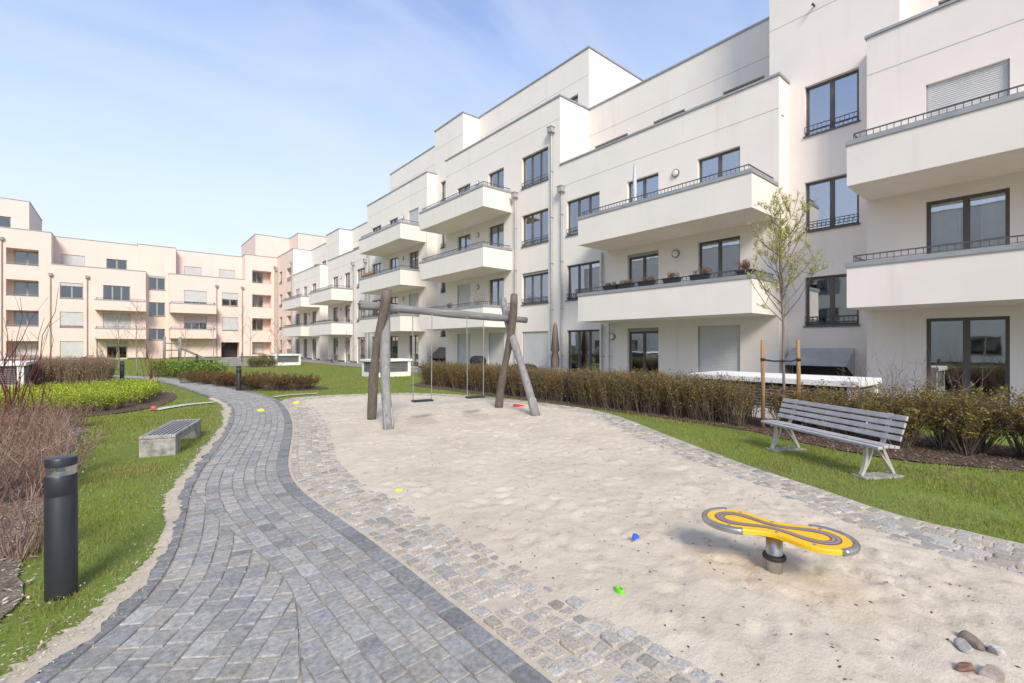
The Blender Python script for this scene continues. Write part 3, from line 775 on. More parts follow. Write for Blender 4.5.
def sandz(x, y):
    shp = x.shape; x = x.ravel(); y = y.ravel()
    e = dist_poly(x, y, [tuple(p) for p in settSand[::4]]); e = np.minimum(e, dist_poly(x, y, [tuple(p) for p in sandR[::4]]))
    ins = in_poly(x, y, sand_poly); e = np.where(ins, e, -e)
    w = np.clip((e-.03)/.40, 0, 1); w = w*w*(3-2*w)
    nz = (fbm(x*1.3, y*1.3, 3, 9)-.5)*.013+(fbm(x*8, y*8, 3, 21)-.5)*.022+(fbm(x*17, y*17, 2, 33)-.5)*.013
    z = .011+.030*w+nz*(.25+.75*w)+(fbm(x*2.6, y*2.6, 3, 4)-.5)*.028*(1-w)-np.clip(-e-.02, 0, 1)*.09
    for hx, hy in ((4.8, 8.65), (6.06, 8.5)):
        z -= .05*np.exp(-((x-hx)/.42)**2-((y-hy)/.62)**2)
    for dx, dy, a, s in dents:
        k = (abs(x-dx) < .3) & (abs(y-dy) < .3)
        if not k.any(): continue
        u = (x[k]-dx)*math.cos(a)+(y[k]-dy)*math.sin(a); v = -(x[k]-dx)*math.sin(a)+(y[k]-dy)*math.cos(a)
        r2 = (u/(.085*s))**2+(v/(.04*s))**2
        z[k] += (-.017*np.exp(-r2)+.006*np.exp(-(np.sqrt(r2)-1.7)**2*3))*w[k]
    return z.reshape(shp)
big = [tuple(p) for p in (settSand[::3]+np.array([-.26, 0]))]+[tuple(p) for p in (sandR[::-1][::3]+np.array([.3, .0]))]
struct(grid_sheet('sand', 1.6, 9.0, -2.0, 14.8, .036, sandz, 'sand', keep=lambda x, y: in_poly(x, y, big) & in_poly(x, y, sett_outer)))
# small dark bits lying on the sand
def bits(name, n, region, size, cols, zf, flat=.3):
    V = []; F = []; C = []
    pts = region(n); k = len(pts)
    ang = rng.uniform(0, 6.28, k); s = rng.uniform(size[0], size[1], k)
    for (x, y), a, q in zip(pts, ang, s):
        i = len(V); c, t = math.cos(a)*q, math.sin(a)*q; z = float(zf(np.array([x]), np.array([y]))[0])+.003
        col = random.choice(cols); h = q*flat
        V += [(x+c, y+t, z), (x-t*.45, y+c*.45, z+h*.4), (x-c, y-t, z+.001), (x+t*.45, y-c*.45, z+.001), (x, y, z+h)]
        F += [(i, i+1, i+4), (i+1, i+2, i+4), (i+2, i+3, i+4), (i+3, i, i+4)]; C += [col]*5
    o = link(name, np_mesh(name, V, F, M['leaf'], C)); tag(o, kind='stuff'); return o
M['leaf'] = colmat('leaf', .6, .25, 40, 0, trans=.25)
M['twig'] = colmat('twig_bark', .85, .25, 40, 0)
def reg_sand(n):
    P = []
    while len(P) < n:
        x, y = random.uniform(2.1, 5.5), random.uniform(-.2, 6)
        if in_poly(np.array([x]), np.array([y]), sand_poly)[0]: P.append((x, y))
    return P
bits('litter', 700, reg_sand, (.003, .015), [(.06, .045, .035), (.10, .07, .05), (.03, .03, .03), (.16, .11, .07)], sandz)

# --- planting beds
bedL = [(-.62, 3.7), (-.50, 4.3), (-.52, 5.0), (-.56, 6.0), (-.66, 6.8), (-.72, 7.9), (-.66, 9.2), (-.62, 10.6), (-.6, 12.0), (-.9, 12.8), (-1.6, 13.4), (-4, 13.6), (-6, 10), (-6, 2), (-2.2, 1.5), (-1.2, 2.6)]
bedL = [tuple(p) for p in jag(smooth_line(bedL+[bedL[0]]), .16, 2.6, 8)]
o = poly_obj('planting_bed', bedL, .003, 'gravelbed')
bedR_edge = smooth_line([(9.6, -4), (9.2, -1.2), (8.85, .2), (8.35, 1.2), (8.3, 2.0), (8.55, 2.9), (8.95, 3.8), (9.05, 5.2), (9.1, 8.), (8.95, 11.), (8.75, 14.6), (8.7, 16.4), (9.0, 17.2)])
bedR = [tuple(p) for p in jag(bedR_edge, .07, 1.5, 3)]+[(10.7, 17.2), (10.7, -4)]
poly_obj('planting_bed', bedR, .0035, 'bark')
bedM = [(1.9, 24.2), (2.65, 22.0), (3.35, 18.6), (4.5, 17.3), (5.6, 17.2), (5.9, 18.2), (4.9, 20), (3.8, 23), (2.6, 25.4)]
poly_obj('planting_bed', [tuple(p) for p in smooth_line(bedM+[bedM[0]])], .003, 'bark')
bedG = [(-2.2, 14.6), (-.9, 14.0), (.1, 14.4), (.9, 15.8), (1.25, 17.8), (1.1, 19.6), (-.2, 21), (-2.6, 21), (-3, 17)]
poly_obj('planting_bed', [tuple(p) for p in smooth_line(bedG+[bedG[0]])], .0042, 'bark')
# terrace and far paths
poly_obj('terrace', [(12.9, -4), (16.6, -4), (16.6, 68), (13.6, 68), (12.9, 40)], .004, 'terrace')
poly_obj('forecourt', [(3.6, 41.5), (8.8, 39.5), (11.5, 60), (11.6, 68.1), (8.9, 68.1), (8.4, 60)], .004, 'terrace')
# pale flush kerb arcs crossing the lawn beside the path
def ribbon(name, P, w, z, mat):
    l = smooth_line(P); g = np.gradient(l, axis=0); n_ = np.c_[-g[:, 1], g[:, 0]]/np.hypot(*g.T)[:, None]
    V = np.r_[np.c_[l-n_*w/2, np.full(len(l), z)], np.c_[l+n_*w/2, np.full(len(l), z)]]; k = len(l); a = np.arange(k-1)
    return struct(link(name, np_mesh(name, V, np.c_[a, a+1, a+k+1, a+k], M[mat])))
ribbon('kerb', [(.55, 14.3), (.9, 14.75), (1.35, 15.1), (1.95, 15.2)], .28, .012, 'concrete')
ribbon('kerb', [(3.5, 15.6), (4.1, 15.9), (4.9, 15.8)], .2, .012, 'concrete')
# ------------------------------------------------------------------ vegetation
def twig_mesh(name, P, Rd, C, mat='twig', sides=3):
    P = np.asarray(P, float); T, K, _ = P.shape
    d = np.gradient(P, axis=1); d /= np.linalg.norm(d, axis=2, keepdims=True)+1e-9
    ref = np.where(np.abs(d[..., 2:3]) > .9, np.array([1., .1, 0]), np.array([0, 0, 1.]))
    a = np.cross(d, ref); a /= np.linalg.norm(a, axis=2, keepdims=True)+1e-9; b = np.cross(d, a)
    t = np.arange(sides)*2*np.pi/sides
    V = P[:, :, None, :]+(a[:, :, None, :]*np.cos(t)[None, None, :, None]+b[:, :, None, :]*np.sin(t)[None, None, :, None])*np.asarray(Rd)[:, :, None, None]
    i = np.arange(T*K*sides).reshape(T, K, sides); A = i[:, :-1]; B = i[:, 1:]
    F = np.stack([A, np.roll(A, -1, 2), np.roll(B, -1, 2), B], -1).reshape(-1, 4)
    Cc = np.repeat(np.asarray(C, float), K*sides, axis=0)
    return np_mesh(name, V.reshape(-1, 3), F, M[mat], Cc, smooth=True)
def leaf_mesh(name, pos, size, C, up=.5, aspect=.5, mat='leaf'):
    n = len(pos); pos = np.asarray(pos); size = np.asarray(size)[:, None]
    d = rng.normal(size=(n, 3)); d[:, 2] = d[:, 2]*.6+up; d /= np.linalg.norm(d, axis=1, keepdims=True)
    r = rng.normal(size=(n, 3)); s = np.cross(d, r); s /= np.linalg.norm(s, axis=1, keepdims=True)+1e-9
    nn = np.cross(d, s)
    V = np.stack([pos, pos+d*size*.5+s*size*aspect*.5+nn*size*.08, pos+d*size, pos+d*size*.5-s*size*aspect*.5+nn*size*.08], 1).reshape(-1, 3)
    F = np.arange(n*4).reshape(n, 4)
    return np_mesh(name, V, F, M[mat], np.repeat(np.asarray(C, float), 4, axis=0))
def cols(n, stops, jit=.15):
    k = rng.integers(0, len(stops), n); c = np.array(stops)[k]
    return np.clip(c*(1+rng.normal(0, jit, (n, 1))), .004, .9)
def stems(n, base, spread_r, h, lean, K=5, wob=.04, r0=.006, hvar=.3):
    """n stems fanning out of base discs"""
    base = np.asarray(base, float); m = len(base); bi = rng.integers(0, m, n)
    a = rng.uniform(0, 2*np.pi, n); q = np.sqrt(rng.uniform(0, 1, n))
    b0 = base[bi]; H = h*(1-hvar*rng.uniform(0, 1, n)); L = lean*q*H
    t = np.linspace(0, 1, K)[None, :]
    x = b0[:, 0:1]+np.cos(a)[:, None]*(spread_r*q[:, None]*.5+L[:, None]*t**.9); y = b0[:, 1:2]+np.sin(a)[:, None]*(spread_r*q[:, None]*.5+L[:, None]*t**.9)
    z = H[:, None]*t
    w = rng.normal(0, wob, (n, K, 3))*t[..., None]; w[..., 2] *= .4
    P = np.stack([x, y, z], -1)+w
    Rd = r0*(1-.75*t)*np.ones((n, 1))*rng.uniform(.7, 1.3, (n, 1))
    return P, Rd
def side_twigs(P, per, length, r, K=3, upb=.5, tmin=.35):
    T, k, _ = P.shape; n = T*per; ti = np.repeat(np.arange(T), per)
    f = rng.uniform(tmin, 1, n)*(k-1); i = np.minimum(f.astype(int), k-2); u = (f-i)[:, None]
    p0 = P[ti, i]*(1-u)+P[ti, i+1]*u
    d = P[ti, i+1]-P[ti, i]; d /= np.linalg.norm(d, axis=1, keepdims=True)+1e-9
    d = d*.6+rng.normal(0, .6, (n, 3)); d[:, 2] += upb; d /= np.linalg.norm(d, axis=1, keepdims=True)
    L = length*rng.uniform(.4, 1.1, n)[:, None, None]; t = np.linspace(0, 1, K)[None, :, None]
    Q = p0[:, None, :]+d[:, None, :]*t*L; Q[:, :, 2] += .12*L[:, :, 0]*t[:, :, 0]**2
    Q += rng.normal(0, .02, Q.shape)*t*length
    return Q, r*(1-.7*t[:, :, 0])*np.ones((n, 1))
def along(P, n, tmin=.4, jit=.015):
    T, k, _ = P.shape; ti = rng.integers(0, T, n); f = rng.uniform(tmin, 1, n)*(k-1); i = np.minimum(f.astype(int), k-2); u = (f-i)[:, None]
    return P[ti, i]*(1-u)+P[ti, i+1]*u+rng.normal(0, jit, (n, 3))
BR = [(.20, .145, .11), (.26, .19, .145), (.15, .105, .08), (.31, .24, .19)]
GB = [(.17, .13, .10), (.23, .185, .15), (.12, .09, .07)]
OLIVE = [(.225, .165, .04), (.265, .20, .044), (.18, .145, .038), (.22, .125, .045), (.285, .225, .06)]
LIME = [(.38, .48, .035), (.45, .54, .04), (.30, .40, .035), (.50, .56, .07)]
MIDG = [(.10, .19, .03), (.14, .24, .035), (.08, .14, .03), (.18, .26, .05)]
DRY = [(.24, .15, .10), (.30, .20, .13), (.18, .11, .075)]

# grass: short mown blades, one mass
def grass():
    lawnL = [tuple(p) for p in pathL[(pathL[:, 1] > 1.2) & (pathL[:, 1] < 27)][::3]]
    zones = [([(-6, 1.3)]+lawnL+[(-6, 27)], 'L'),
             ([tuple(p) for p in grassR[::3]]+[(3.3, 16.5), (3.0, 18.8), (2.3, 25), (1.2, 28.6), (-4, 40), (0, 60), (4, 62), (13.2, 62), (13.0, 17.2), (9.0, 17.2)]+[tuple(p) for p in bedR_edge[::-1][::3]], 'R'),
             ([(-9, 40), (-9, 27), (-.5, 27), (-6, 35)], 'F')]
    X = []; Y = []
    for poly, nm in zones:
        pa = np.array(poly); x0, y0 = pa.min(0); x1, y1 = pa.max(0)
        for (ra, rb, dens) in ((0, 4.5, 2600), (4.5, 8, 1500), (8, 14, 620), (14, 26, 190), (26, 70, 55)):
            ax0, ax1 = max(x0, -rb), min(x1, rb); ay0, ay1 = max(y0, -1.5), min(y1, rb)
            if ax1 <= ax0 or ay1 <= ay0: continue
            n = int((ax1-ax0)*(ay1-ay0)*dens); x = rng.uniform(ax0, ax1, n); y = rng.uniform(ay0, ay1, n); r = np.hypot(x, y)
            k = (r >= ra) & (r < rb) & (np.arctan2(x, y) > -.42); x, y = x[k], y[k]
            k = in_poly(x, y, poly); x, y = x[k], y[k]
            for bd in (bedL, bedM, bedG): 
                k = ~in_poly(x+rng.normal(0, .10, len(x)), y+rng.normal(0, .10, len(x)), bd); x, y = x[k], y[k]
            X.append(x); Y.append(y)
    x = np.concatenate(X); y = np.concatenate(Y)
    # thin out in worn patches and at the sandy path edge
    dp = dist_poly(x, y, [tuple(p) for p in pathL[::4]]); dg = dist_poly(x, y, [tuple(p) for p in grassR[::4]])
    wear = fbm(x*1.7, y*1.7, 4, 17)
    keep = rng.uniform(0, 1, len(x)) < np.clip(np.minimum(dp/.28, dg/.10)*1.0-.02, .22, 1)*np.clip(.25+2.4*(wear-.28), .15, 1)
    x, y = x[keep], y[keep]; n = len(x); r = np.hypot(x, y); dp = np.minimum(dp[keep], dg[keep])
    sc = np.clip(r/6, .8, 6)**.72
    h = rng.uniform(.012, .034, n)*(1+.25*(fbm(x*2, y*2, 2, 5)-.5))*np.clip(.45+dp*1.2, .4, 1)*np.clip(sc, 1, 1.6); wdt = rng.uniform(.0022, .0042, n)*sc*1.35
    a = rng.uniform(0, 2*np.pi, n); l = rng.uniform(.1, .9, n)*h; b = rng.uniform(0, 2*np.pi, n)
    z0 = np.full(n, -.018); c, s = np.cos(a)*wdt, np.sin(a)*wdt
    V = np.stack([np.c_[x-c, y-s, z0], np.c_[x+c, y+s, z0], np.c_[x+np.cos(b)*l, y+np.sin(b)*l, h]], 1).reshape(-1, 3)
    g = cols(n, [(.24, .285, .036), (.295, .33, .045), (.195, .24, .032), (.34, .325, .085)], .14)
    yel = (fbm(x*.9, y*.9, 3, 71)[:, None]); yel = np.clip((yel-.42)*3, 0, .85)+np.clip(.8-dp*2.2, 0, .75)[:, None]
    yel = np.clip(yel, 0, 1.1); g = g*(1-yel*.75)+np.array([.33, .29, .115])*yel*.75
    dry = rng.uniform(0, 1, n) < .10; g[dry] = np.array([.34, .28, .15])
    o = link('grass', np_mesh('grass', V, np.arange(n*3).reshape(n, 3), M['grassblade'], np.repeat(g, 3, axis=0))); tag(o, kind='stuff')
    return n
M['grassblade'] = colmat('grass_blade', .55, .12, 8, 0, trans=.35)
print('grass blades', grass())

# loose chips and dead leaves over the planting beds and spilling past their edges
def chips(n, poly, ymax, cs, size, grow=.22):
    pa = np.array(poly); x0, y0 = pa.min(0); x1, y1 = pa.max(0); y1 = min(y1, ymax); y0 = max(y0, -1.5)
    x = rng.uniform(x0-grow, x1+grow, n*3); y = rng.uniform(y0, y1, n*3); k = in_poly(x+rng.normal(0, grow, n*3), y+rng.normal(0, grow, n*3), poly); x, y = x[k][:n], y[k][:n]; n = len(x)
    a = rng.uniform(0, 6.28, n); s = rng.uniform(*size, n); w = s*rng.uniform(.25, .5, n); t = rng.normal(0, .3, n)*s
    c, q = np.cos(a), np.sin(a); z = rng.uniform(.006, .022, n)
    V = np.stack([np.c_[x-c*s, y-q*s, z-t], np.c_[x-q*w, y+c*w, z+.003], np.c_[x+c*s, y+q*s, z+t], np.c_[x+q*w, y-c*w, z]], 1)
    return V.reshape(-1, 3), np.repeat(cols(n, cs, .2), 4, axis=0)
Va, Ca = chips(42000, bedL, 13, [(.60, .53, .45), (.50, .42, .34), (.36, .28, .21), (.22, .15, .11), (.66, .60, .53)], (.008, .028))
Vb, Cb = chips(14000, bedR, 9, [(.24, .16, .12), (.17, .11, .08), (.33, .25, .19), (.12, .08, .06)], (.01, .035))
strip_ = [tuple(p) for p in outer[(outer[:, 1] > .5) & (outer[:, 1] < 15)][::4]]+[tuple(p) for p in pathL[(pathL[:, 1] > .5) & (pathL[:, 1] < 15)][::-1][::2]]
Vc, Cc_ = chips(70000, strip_, 15, [(.58, .51, .40), (.50, .43, .33), (.62, .55, .45)], (.004, .013), .09)
tag(link('sand_crumbs', np_mesh('sand_crumbs', Vc+np.array([0, 0, .014]), np.arange(len(Vc)).reshape(-1, 4), M['leaf'], Cc_)), kind='stuff')
V_ = np.r_[Va, Vb]; tag(link('bark_chips', np_mesh('bark_chips', V_, np.arange(len(V_)).reshape(-1, 4), M['leaf'], np.r_[Ca, Cb])), kind='stuff')

# hedge along the terraces
def hedge(label, Y0, Y1, X0, X1, h, n_st, n_lf, leafc, twc, lsize=(.02, .04), name='hedge', group=None, ztop=.45, wave=.12, lean=.22):
    cx, cy = (X0+X1)/2, (Y0+Y1)/2
    root = empty(name, (cx, cy, 0)); tag(root, label, 'hedge', group)
    m = int((Y1-Y0)*(X1-X0)*45)+4
    base = np.c_[rng.uniform(X0-cx, X1-cx, m)*.8, rng.uniform(Y0-cy, Y1-cy, m), np.zeros(m)]
    P, Rd = stems(n_st, base, .12, h, lean, 5, .03, .0055, .28)
    und = 1+wave*(fbm((P[..., 1]+cy)*1.1, P[..., 0]*1.1, 3, 3)-.5)*2; P[..., 2] *= und
    P[:, 0, 2] = -.02
    P[..., 0] = np.clip(P[..., 0], X0-cx-.08, X1-cx+.08)
    Q, Rq = side_twigs(P, 3, .16, .0026, 3, .5)
    k = rng.permutation(len(Q)); Q = Q[k]; Rq = Rq[k]
    link('stems', twig_mesh('hedge_stems', P, Rd, cols(len(P), twc)), root); link('sprays', twig_mesh('hedge_twigs', Q, Rq, cols(len(Q), twc)), root)
    n1 = int(n_lf*.7); pos = np.r_[along(P, n1, ztop, .03), along(Q, n_lf-n1, .2, .015)]
    pos = pos[pos[:, 2] > .12]
    link('leaves', leaf_mesh('hedge_leaves', pos, rng.uniform(*lsize, len(pos)), cols(len(pos), leafc, .25), .5, .55), root)
    return root
hedge('long olive brown hedge with budding leaves along the sand pit, in front of the terraces', 3.95, 17.0, 9.15, 10.35, .93, 6500, 125000, OLIVE, GB+BR[:1], (.026, .048), ztop=.25, lean=.32, wave=.10)
def shrub(loc, h, r, n, n_lf, leafc, twc, label, name='shrub', group=None, lsize=(.02, .04), lean=.55, r0=.006, per=3, tl=.2, ztop=.5, cat='shrub', wob=.04, clump=5):
    root = empty(name, (loc[0], loc[1], 0)); tag(root, label, cat, group)
    base = np.c_[rng.normal(0, r*.25, clump), rng.normal(0, r*.25, clump), np.zeros(clump)]
    P, Rd = stems(n, base, r*.25, h, lean, 6, wob*h, r0, .45); P[:, 0, 2] = -.02
    link('stems', twig_mesh('shrub_stems', P, Rd, cols(len(P), twc)), root)
    Q = P
    if per:
        Q, Rq = side_twigs(P, per, tl, r0*.5, 4, .5); link('sprays', twig_mesh('shrub_twigs', Q, Rq, cols(len(Q), twc)), root)
    if n_lf:
        pos = along(Q, n_lf, .2, .02); pos = pos[pos[:, 2] > .03]; link('leaves', leaf_mesh('shrub_leaves', pos, rng.uniform(*lsize, len(pos)), cols(len(pos), leafc, .25), .4, .5), root)
    return root
# loose shrubs right of the hedge, behind the bench
for i, (x, y, h, lab) in enumerate(((9.75, 3.3, .78, 'olive brown shrub at the end of the hedge beside the staked young tree'), (9.6, 2.5, .85, 'olive brown shrub behind the right half of the grey bench'), (9.45, 1.75, .92, 'bushy olive brown shrub just right of the grey bench back'),
        (9.65, .95, .95, 'olive brown shrub with pale bare stems near the right edge of the picture'), (9.7, .15, .98, 'last olive brown shrub of the row, cut by the right edge of the picture'), (10.0, -.9, .95, 'olive brown shrub beyond the right edge of the picture'))):
    shrub((x, y), h*.93, .55, 240, 7500, OLIVE, GB+BR[1:2], lab, group='olive brown shrubs right of the hedge', lean=.62, tl=.22, clump=9, lsize=(.028, .052))
shrub((10.75, 2.15), 1.5, .5, 26, 40, OLIVE, [(.30, .21, .18), (.25, .17, .15)], 'tall bare pinkish twiggy shrub in front of the nearest ground floor windows', lean=.5, per=7, tl=.34, r0=.007)
shrub((10.9, 1.35), 1.35, .5, 22, 40, OLIVE, [(.30, .21, .18), (.25, .17, .15)], 'bare pinkish twiggy shrub right of the taller one by the nearest windows', lean=.5, per=7, tl=.32, r0=.007)
# dry brown shrubs in the bed on the left
pts = []
while len(pts) < 34:
    x, y = random.uniform(-3.2, -.75), random.uniform(6.3, 12.6)
    if not in_poly(np.array([x]), np.array([y]), bedL)[0]: continue
    if x < -.25*y+.2-1.2: continue
    if all(math.hypot(x-a, y-c) > .42 for a, c in pts): pts.append((x, y))
protos = []
for i, (x, y) in enumerate(sorted(pts, key=lambda p: p[1])):
    if i < 5:
        o = shrub((x, y), random.uniform(.46, .58), .5, 62, 300, DRY, [(.30, .19, .145), (.36, .25, .19), (.22, .13, .105), (.42, .31, .25)], 'dry brown leafless shrub in the pale bed behind the nearest bollard lamp', group='dry brown shrubs in the left bed', lean=.62, r0=.0055, per=4, tl=.22, lsize=(.015, .035), clump=7, wob=.05); protos.append(o)
    else:
        o = copy_tree(protos[i % 5]); o.location = (x, y, 0)
        o.rotation_euler.z = random.uniform(0, 6.28); o.scale = (1, 1, random.uniform(.85, 1.15))
o = copy_tree(protos[1]); o.location = (-.68, 5.05, 0); o['label'] = 'small dry brown shrub standing apart, closest to the nearest bollard lamp'; del o['group']; o.scale = (.7, .7, .9)
# red stemmed dogwood
def dogwood(loc, h, n, label, per=2, lean=.55, r0=.011):
    root = empty('dogwood', (loc[0], loc[1], 0)); tag(root, label, 'shrub')
    P, Rd = stems(n, np.c_[rng.normal(0, .14, 6), rng.normal(0, .14, 6), np.zeros(6)], .1, h, lean, 7, .045, r0, .45); P[:, 0, 2] = -.02
    RED = [(.13, .035, .035), (.17, .05, .045), (.10, .04, .035), (.16, .07, .055)]
    link('stems', twig_mesh('dogwood_stems', P, Rd, cols(len(P), RED), sides=5), root)
    Q, Rq = side_twigs(P, per, .4, r0*.42, 4, .7); link('sprays', twig_mesh('dogwood_twigs', Q, Rq, cols(len(Q), RED)), root)
    pos = along(Q, 90, .5, .01); link('foliage', leaf_mesh('dogwood_buds', pos, rng.uniform(.02, .04, len(pos)), cols(len(pos), [(.28, .10, .07), (.24, .16, .06)]), .6, .5), root)
dogwood((-1.62, 13.3), 2.75, 20, 'tall dogwood with long dark red bare stems in front of the lime green shrubs')
dogwood((-2.5, 13.1), 2.6, 12, 'thin red stemmed dogwood at the left edge of the picture')
dogwood((.85, 24.9), 1.75, 14, 'small red stemmed dogwood beside the path bend behind the lime green shrubs', per=4, lean=.4, r0=.012)
dogwood((-.7, 29.5), 2.2, 16, 'far thin red stemmed dogwood between the brown hedge and the far path', per=4, lean=.5, r0=.012)
for i, (x, y, h, lab) in enumerate(((-1.35, 9.4, 1.0, 'reddish bare shrub rising from the dry brown shrubs behind the nearest bollard lamp'), (-1.75, 10.9, 1.25, 'taller reddish bare shrub among the dry brown shrubs, left of the stone bench'), (-2.15, 9.3, 1.2, 'reddish bare shrub at the left picture edge above the dry brown shrubs'), (-1.25, 12.0, 1.1, 'reddish bare shrub at the back of the dry brown shrubs, beside the dogwood'))):
    dogwood((x, y), h, 9, lab, per=4, lean=.5, r0=.007)
def mound(label, poly, h, n_st, n_lf, leafc, lsize, name='shrub', group=None):
    pa = np.array(poly); c = pa.mean(0); root = empty(name, (c[0], c[1], 0)); tag(root, label, 'shrub', group)
    P0 = []
    while len(P0) < 220:
        x, y = rng.uniform(pa[:, 0].min(), pa[:, 0].max()), rng.uniform(pa[:, 1].min(), pa[:, 1].max())
        if in_poly(np.array([x]), np.array([y]), poly)[0]: P0.append((x-c[0], y-c[1], 0))
    P, Rd = stems(n_st, P0, .1, h, .35, 4, .03, .005, .3)
    P[..., 2] *= (.78+.5*fbm((P[..., 0]+9)*1.3, (P[..., 1]+9)*1.3, 3, 5))
    P[:, 0, 2] = -.02
    link('stems', twig_mesh('mound_stems', P, Rd, cols(len(P), GB)), root)
    pos = along(P, n_lf, .35, .035); link('leaves', leaf_mesh('mound_leaves', pos, rng.uniform(*lsize, len(pos)), cols(len(pos), leafc, .2), .7, .6), root)
mound('broad lime green low shrub mass in front of the brown hedge', [(-2.2, 15.5), (-1.2, 14.6), (-.2, 14.9), (.5, 16.2), (.95, 17.9), (.9, 19.2), (-.3, 20.4), (-2.4, 20.4), (-3.2, 18), (-3.0, 16)], .45, 3400, 70000, LIME, (.022, .045))
mound('mid green leafy shrub beyond the path bend beside the wooden slide', [(1.2, 28.6), (2.4, 27.4), (3.6, 27.2), (4.2, 28.6), (3.6, 31), (1.8, 32), (.9, 30.5)], .68, 900, 9000, MIDG+LIME[:1], (.06, .1))
mound('mid green shrub at the far left behind the brown hedge', [(-3.4, 31), (-1.6, 30.5), (-.4, 32), (-1.2, 34), (-3.6, 34)], .6, 500, 5000, MIDG, (.06, .1))
def low_hedge(label, X0, X1, Y0, Y1, h, leafc, twc, ns, nl, ls=(.03, .06)): return hedge(label, Y0, Y1, X0, X1, h, ns, nl, leafc, twc, ls, ztop=.3, lean=.3)
low_hedge('tall dry brown hedge behind the lime green shrubs on the left', -3.6, -.15, 25.2, 27.2, 1.12, [(.36, .25, .15), (.42, .31, .20), (.28, .18, .11)], [(.26, .19, .13), (.32, .24, .17)], 2400, 24000, (.03, .06))
for i, (x, y, h) in enumerate(((2.35, 23.5, .42), (2.65, 22.2, .44), (3.0, 20.7, .46), (3.55, 18.8, .52), (4.25, 18.0, .5), (4.95, 17.75, .45))):
    lab = ['leftmost small reddish brown shrub in the strip by the far path', 'second small reddish brown shrub from the left in the strip by the far path', 'reddish brown shrub just left of the second bollard lamp', 'reddish brown shrub just right of the second bollard lamp', 'reddish brown shrub around the thin sapling by the lawn', 'rightmost reddish brown shrub of the strip, nearest to the sand pit'][i]
    shrub((x, y), h*1.1, .8, 170, 3400, [(.20, .095, .04), (.24, .125, .045), (.15, .085, .035), (.16, .125, .04)], BR[2:3]+GB[2:], lab, group='reddish brown shrubs beside the far path', lean=.95, per=2, tl=.16, lsize=(.03, .055), clump=14)
low_hedge('pale olive low hedge far across the lawn near the peach house passage', 6.6, 8.9, 37.4, 38.4, .62, [(.20, .20, .06), (.24, .22, .08), (.16, .17, .05)], BR, 500, 4500, (.05, .09))
low_hedge('small brown hedge close to the corner of the peach house', 9.0, 11.6, 46., 47., .8, DRY, BR, 400, 2500, (.05, .09))
# trees
def sapling(loc, h, label, n_br=14, leaf=0, leafc=LIME, twc=GB, r0=.022, first=.35, spread=.34, name='sapling', lsize=(.02, .04), group=None, per=4):
    root = empty(name, (loc[0], loc[1], 0)); tag(root, label, 'tree', group)
    K = 12; t = np.linspace(0, 1, K); w = np.cumsum(rng.normal(0, .012, (K, 2)), 0)*h*.25
    tr = np.c_[w, h*t]; tr[0, 2] = -.03
    b = MB(); b.tube([tuple(p) for p in tr], list(r0*(1-.85*t)+.003), 8, col=tuple(twc[0])); b.build('trunk', M['twig'], root, True, True)
    Ps = []
    for k in range(n_br):
        f = first+(.93-first)*(k+.5)/n_br; i = f*(K-1); p = tr[int(i)]*(1-i % 1)+tr[min(int(i)+1, K-1)]*(i % 1)
        L = spread*h*(1.02-f)*1.1*random.uniform(.7, 1.25)+.08*h; a = k*2.4+random.uniform(-.4, .4); e = R(random.uniform(34, 60))
        s = np.linspace(0, 1, 6); ee = e+s*.35; st = L/5
        dx = np.cumsum(np.r_[0, np.cos(ee[:-1])*st]); dz = np.cumsum(np.r_[0, np.sin(ee[:-1])*st])
        q = np.c_[p[0]+np.cos(a)*dx, p[1]+np.sin(a)*dx, p[2]+dz]+rng.normal(0, .012*L*2, (6, 3))*s[:, None]; Ps.append(q)
    P = np.array(Ps); rb = (r0*.38*(1-.75*np.linspace(0, 1, 6)))[None, :]*np.ones((n_br, 1))
    Q, Rq = side_twigs(P, per, .16*h*.55, r0*.14, 4, .55, .25); Q2, Rq2 = side_twigs(Q, 2, .07*h*.6, r0*.09, 4, .5, .3)
    cr = link('crown', twig_mesh('crown_branches', np.r_[P[:, [0, 2, 4, 5]], Q, Q2], np.r_[rb[:, [0, 2, 4, 5]], Rq, Rq2], cols(len(P)+len(Q)+len(Q2), twc), sides=4), root)
    if leaf:
        pos = np.r_[along(Q, leaf//2, .25, .012), along(Q2, leaf-leaf//2, .2, .012)]; link('leaves', leaf_mesh('tree_leaves', pos, rng.uniform(*lsize, len(pos)), cols(len(pos), leafc, .2), .55, .5), cr)
    return root
YT = (9.62, 3.43)
sapling(YT, 4.30, 'slim young tree with sparse yellow green spring leaves, tied between two stakes', 30, 8000, [(.44, .44, .10), (.52, .50, .16), (.36, .38, .07), (.56, .52, .22)], [(.20, .165, .14), (.15, .12, .10)], .028, .45, .30, 'young_tree', (.022, .042))
for (x, y, h, lab) in ((2.35, 28.8, 2.6, 'thin bare sapling in front of the far green shrub by the slide'), (4.3, 18.6, 2.5, 'thin bare sapling rising from the reddish brown shrubs by the second bollard lamp'), (7.6, 44.5, 5.2, 'bare slender tree in front of the dark passage of the peach house'),
        (5.1, 41.2, 3.3, 'bare sapling beside the small far bench'), (.5, 30.7, 3.8, 'pale bare sapling left of the wooden slide'), (12.4, 33.6, 2.6, 'small bare sapling on the terrace edge by the low cream house'), (-.3, 38, 3.6, 'far bare sapling left of the pale one'), (9.2, 50, 4.2, 'bare tree standing close to the corner of the peach house')):
    sapling((x, y), h, lab, 13, 60, [(.3, .24, .08)], [(.30, .25, .20), (.24, .19, .15)], .028 if h > 3 else .02, .28, .42, group='bare saplings around the far lawn', lsize=(.03, .05), per=5)
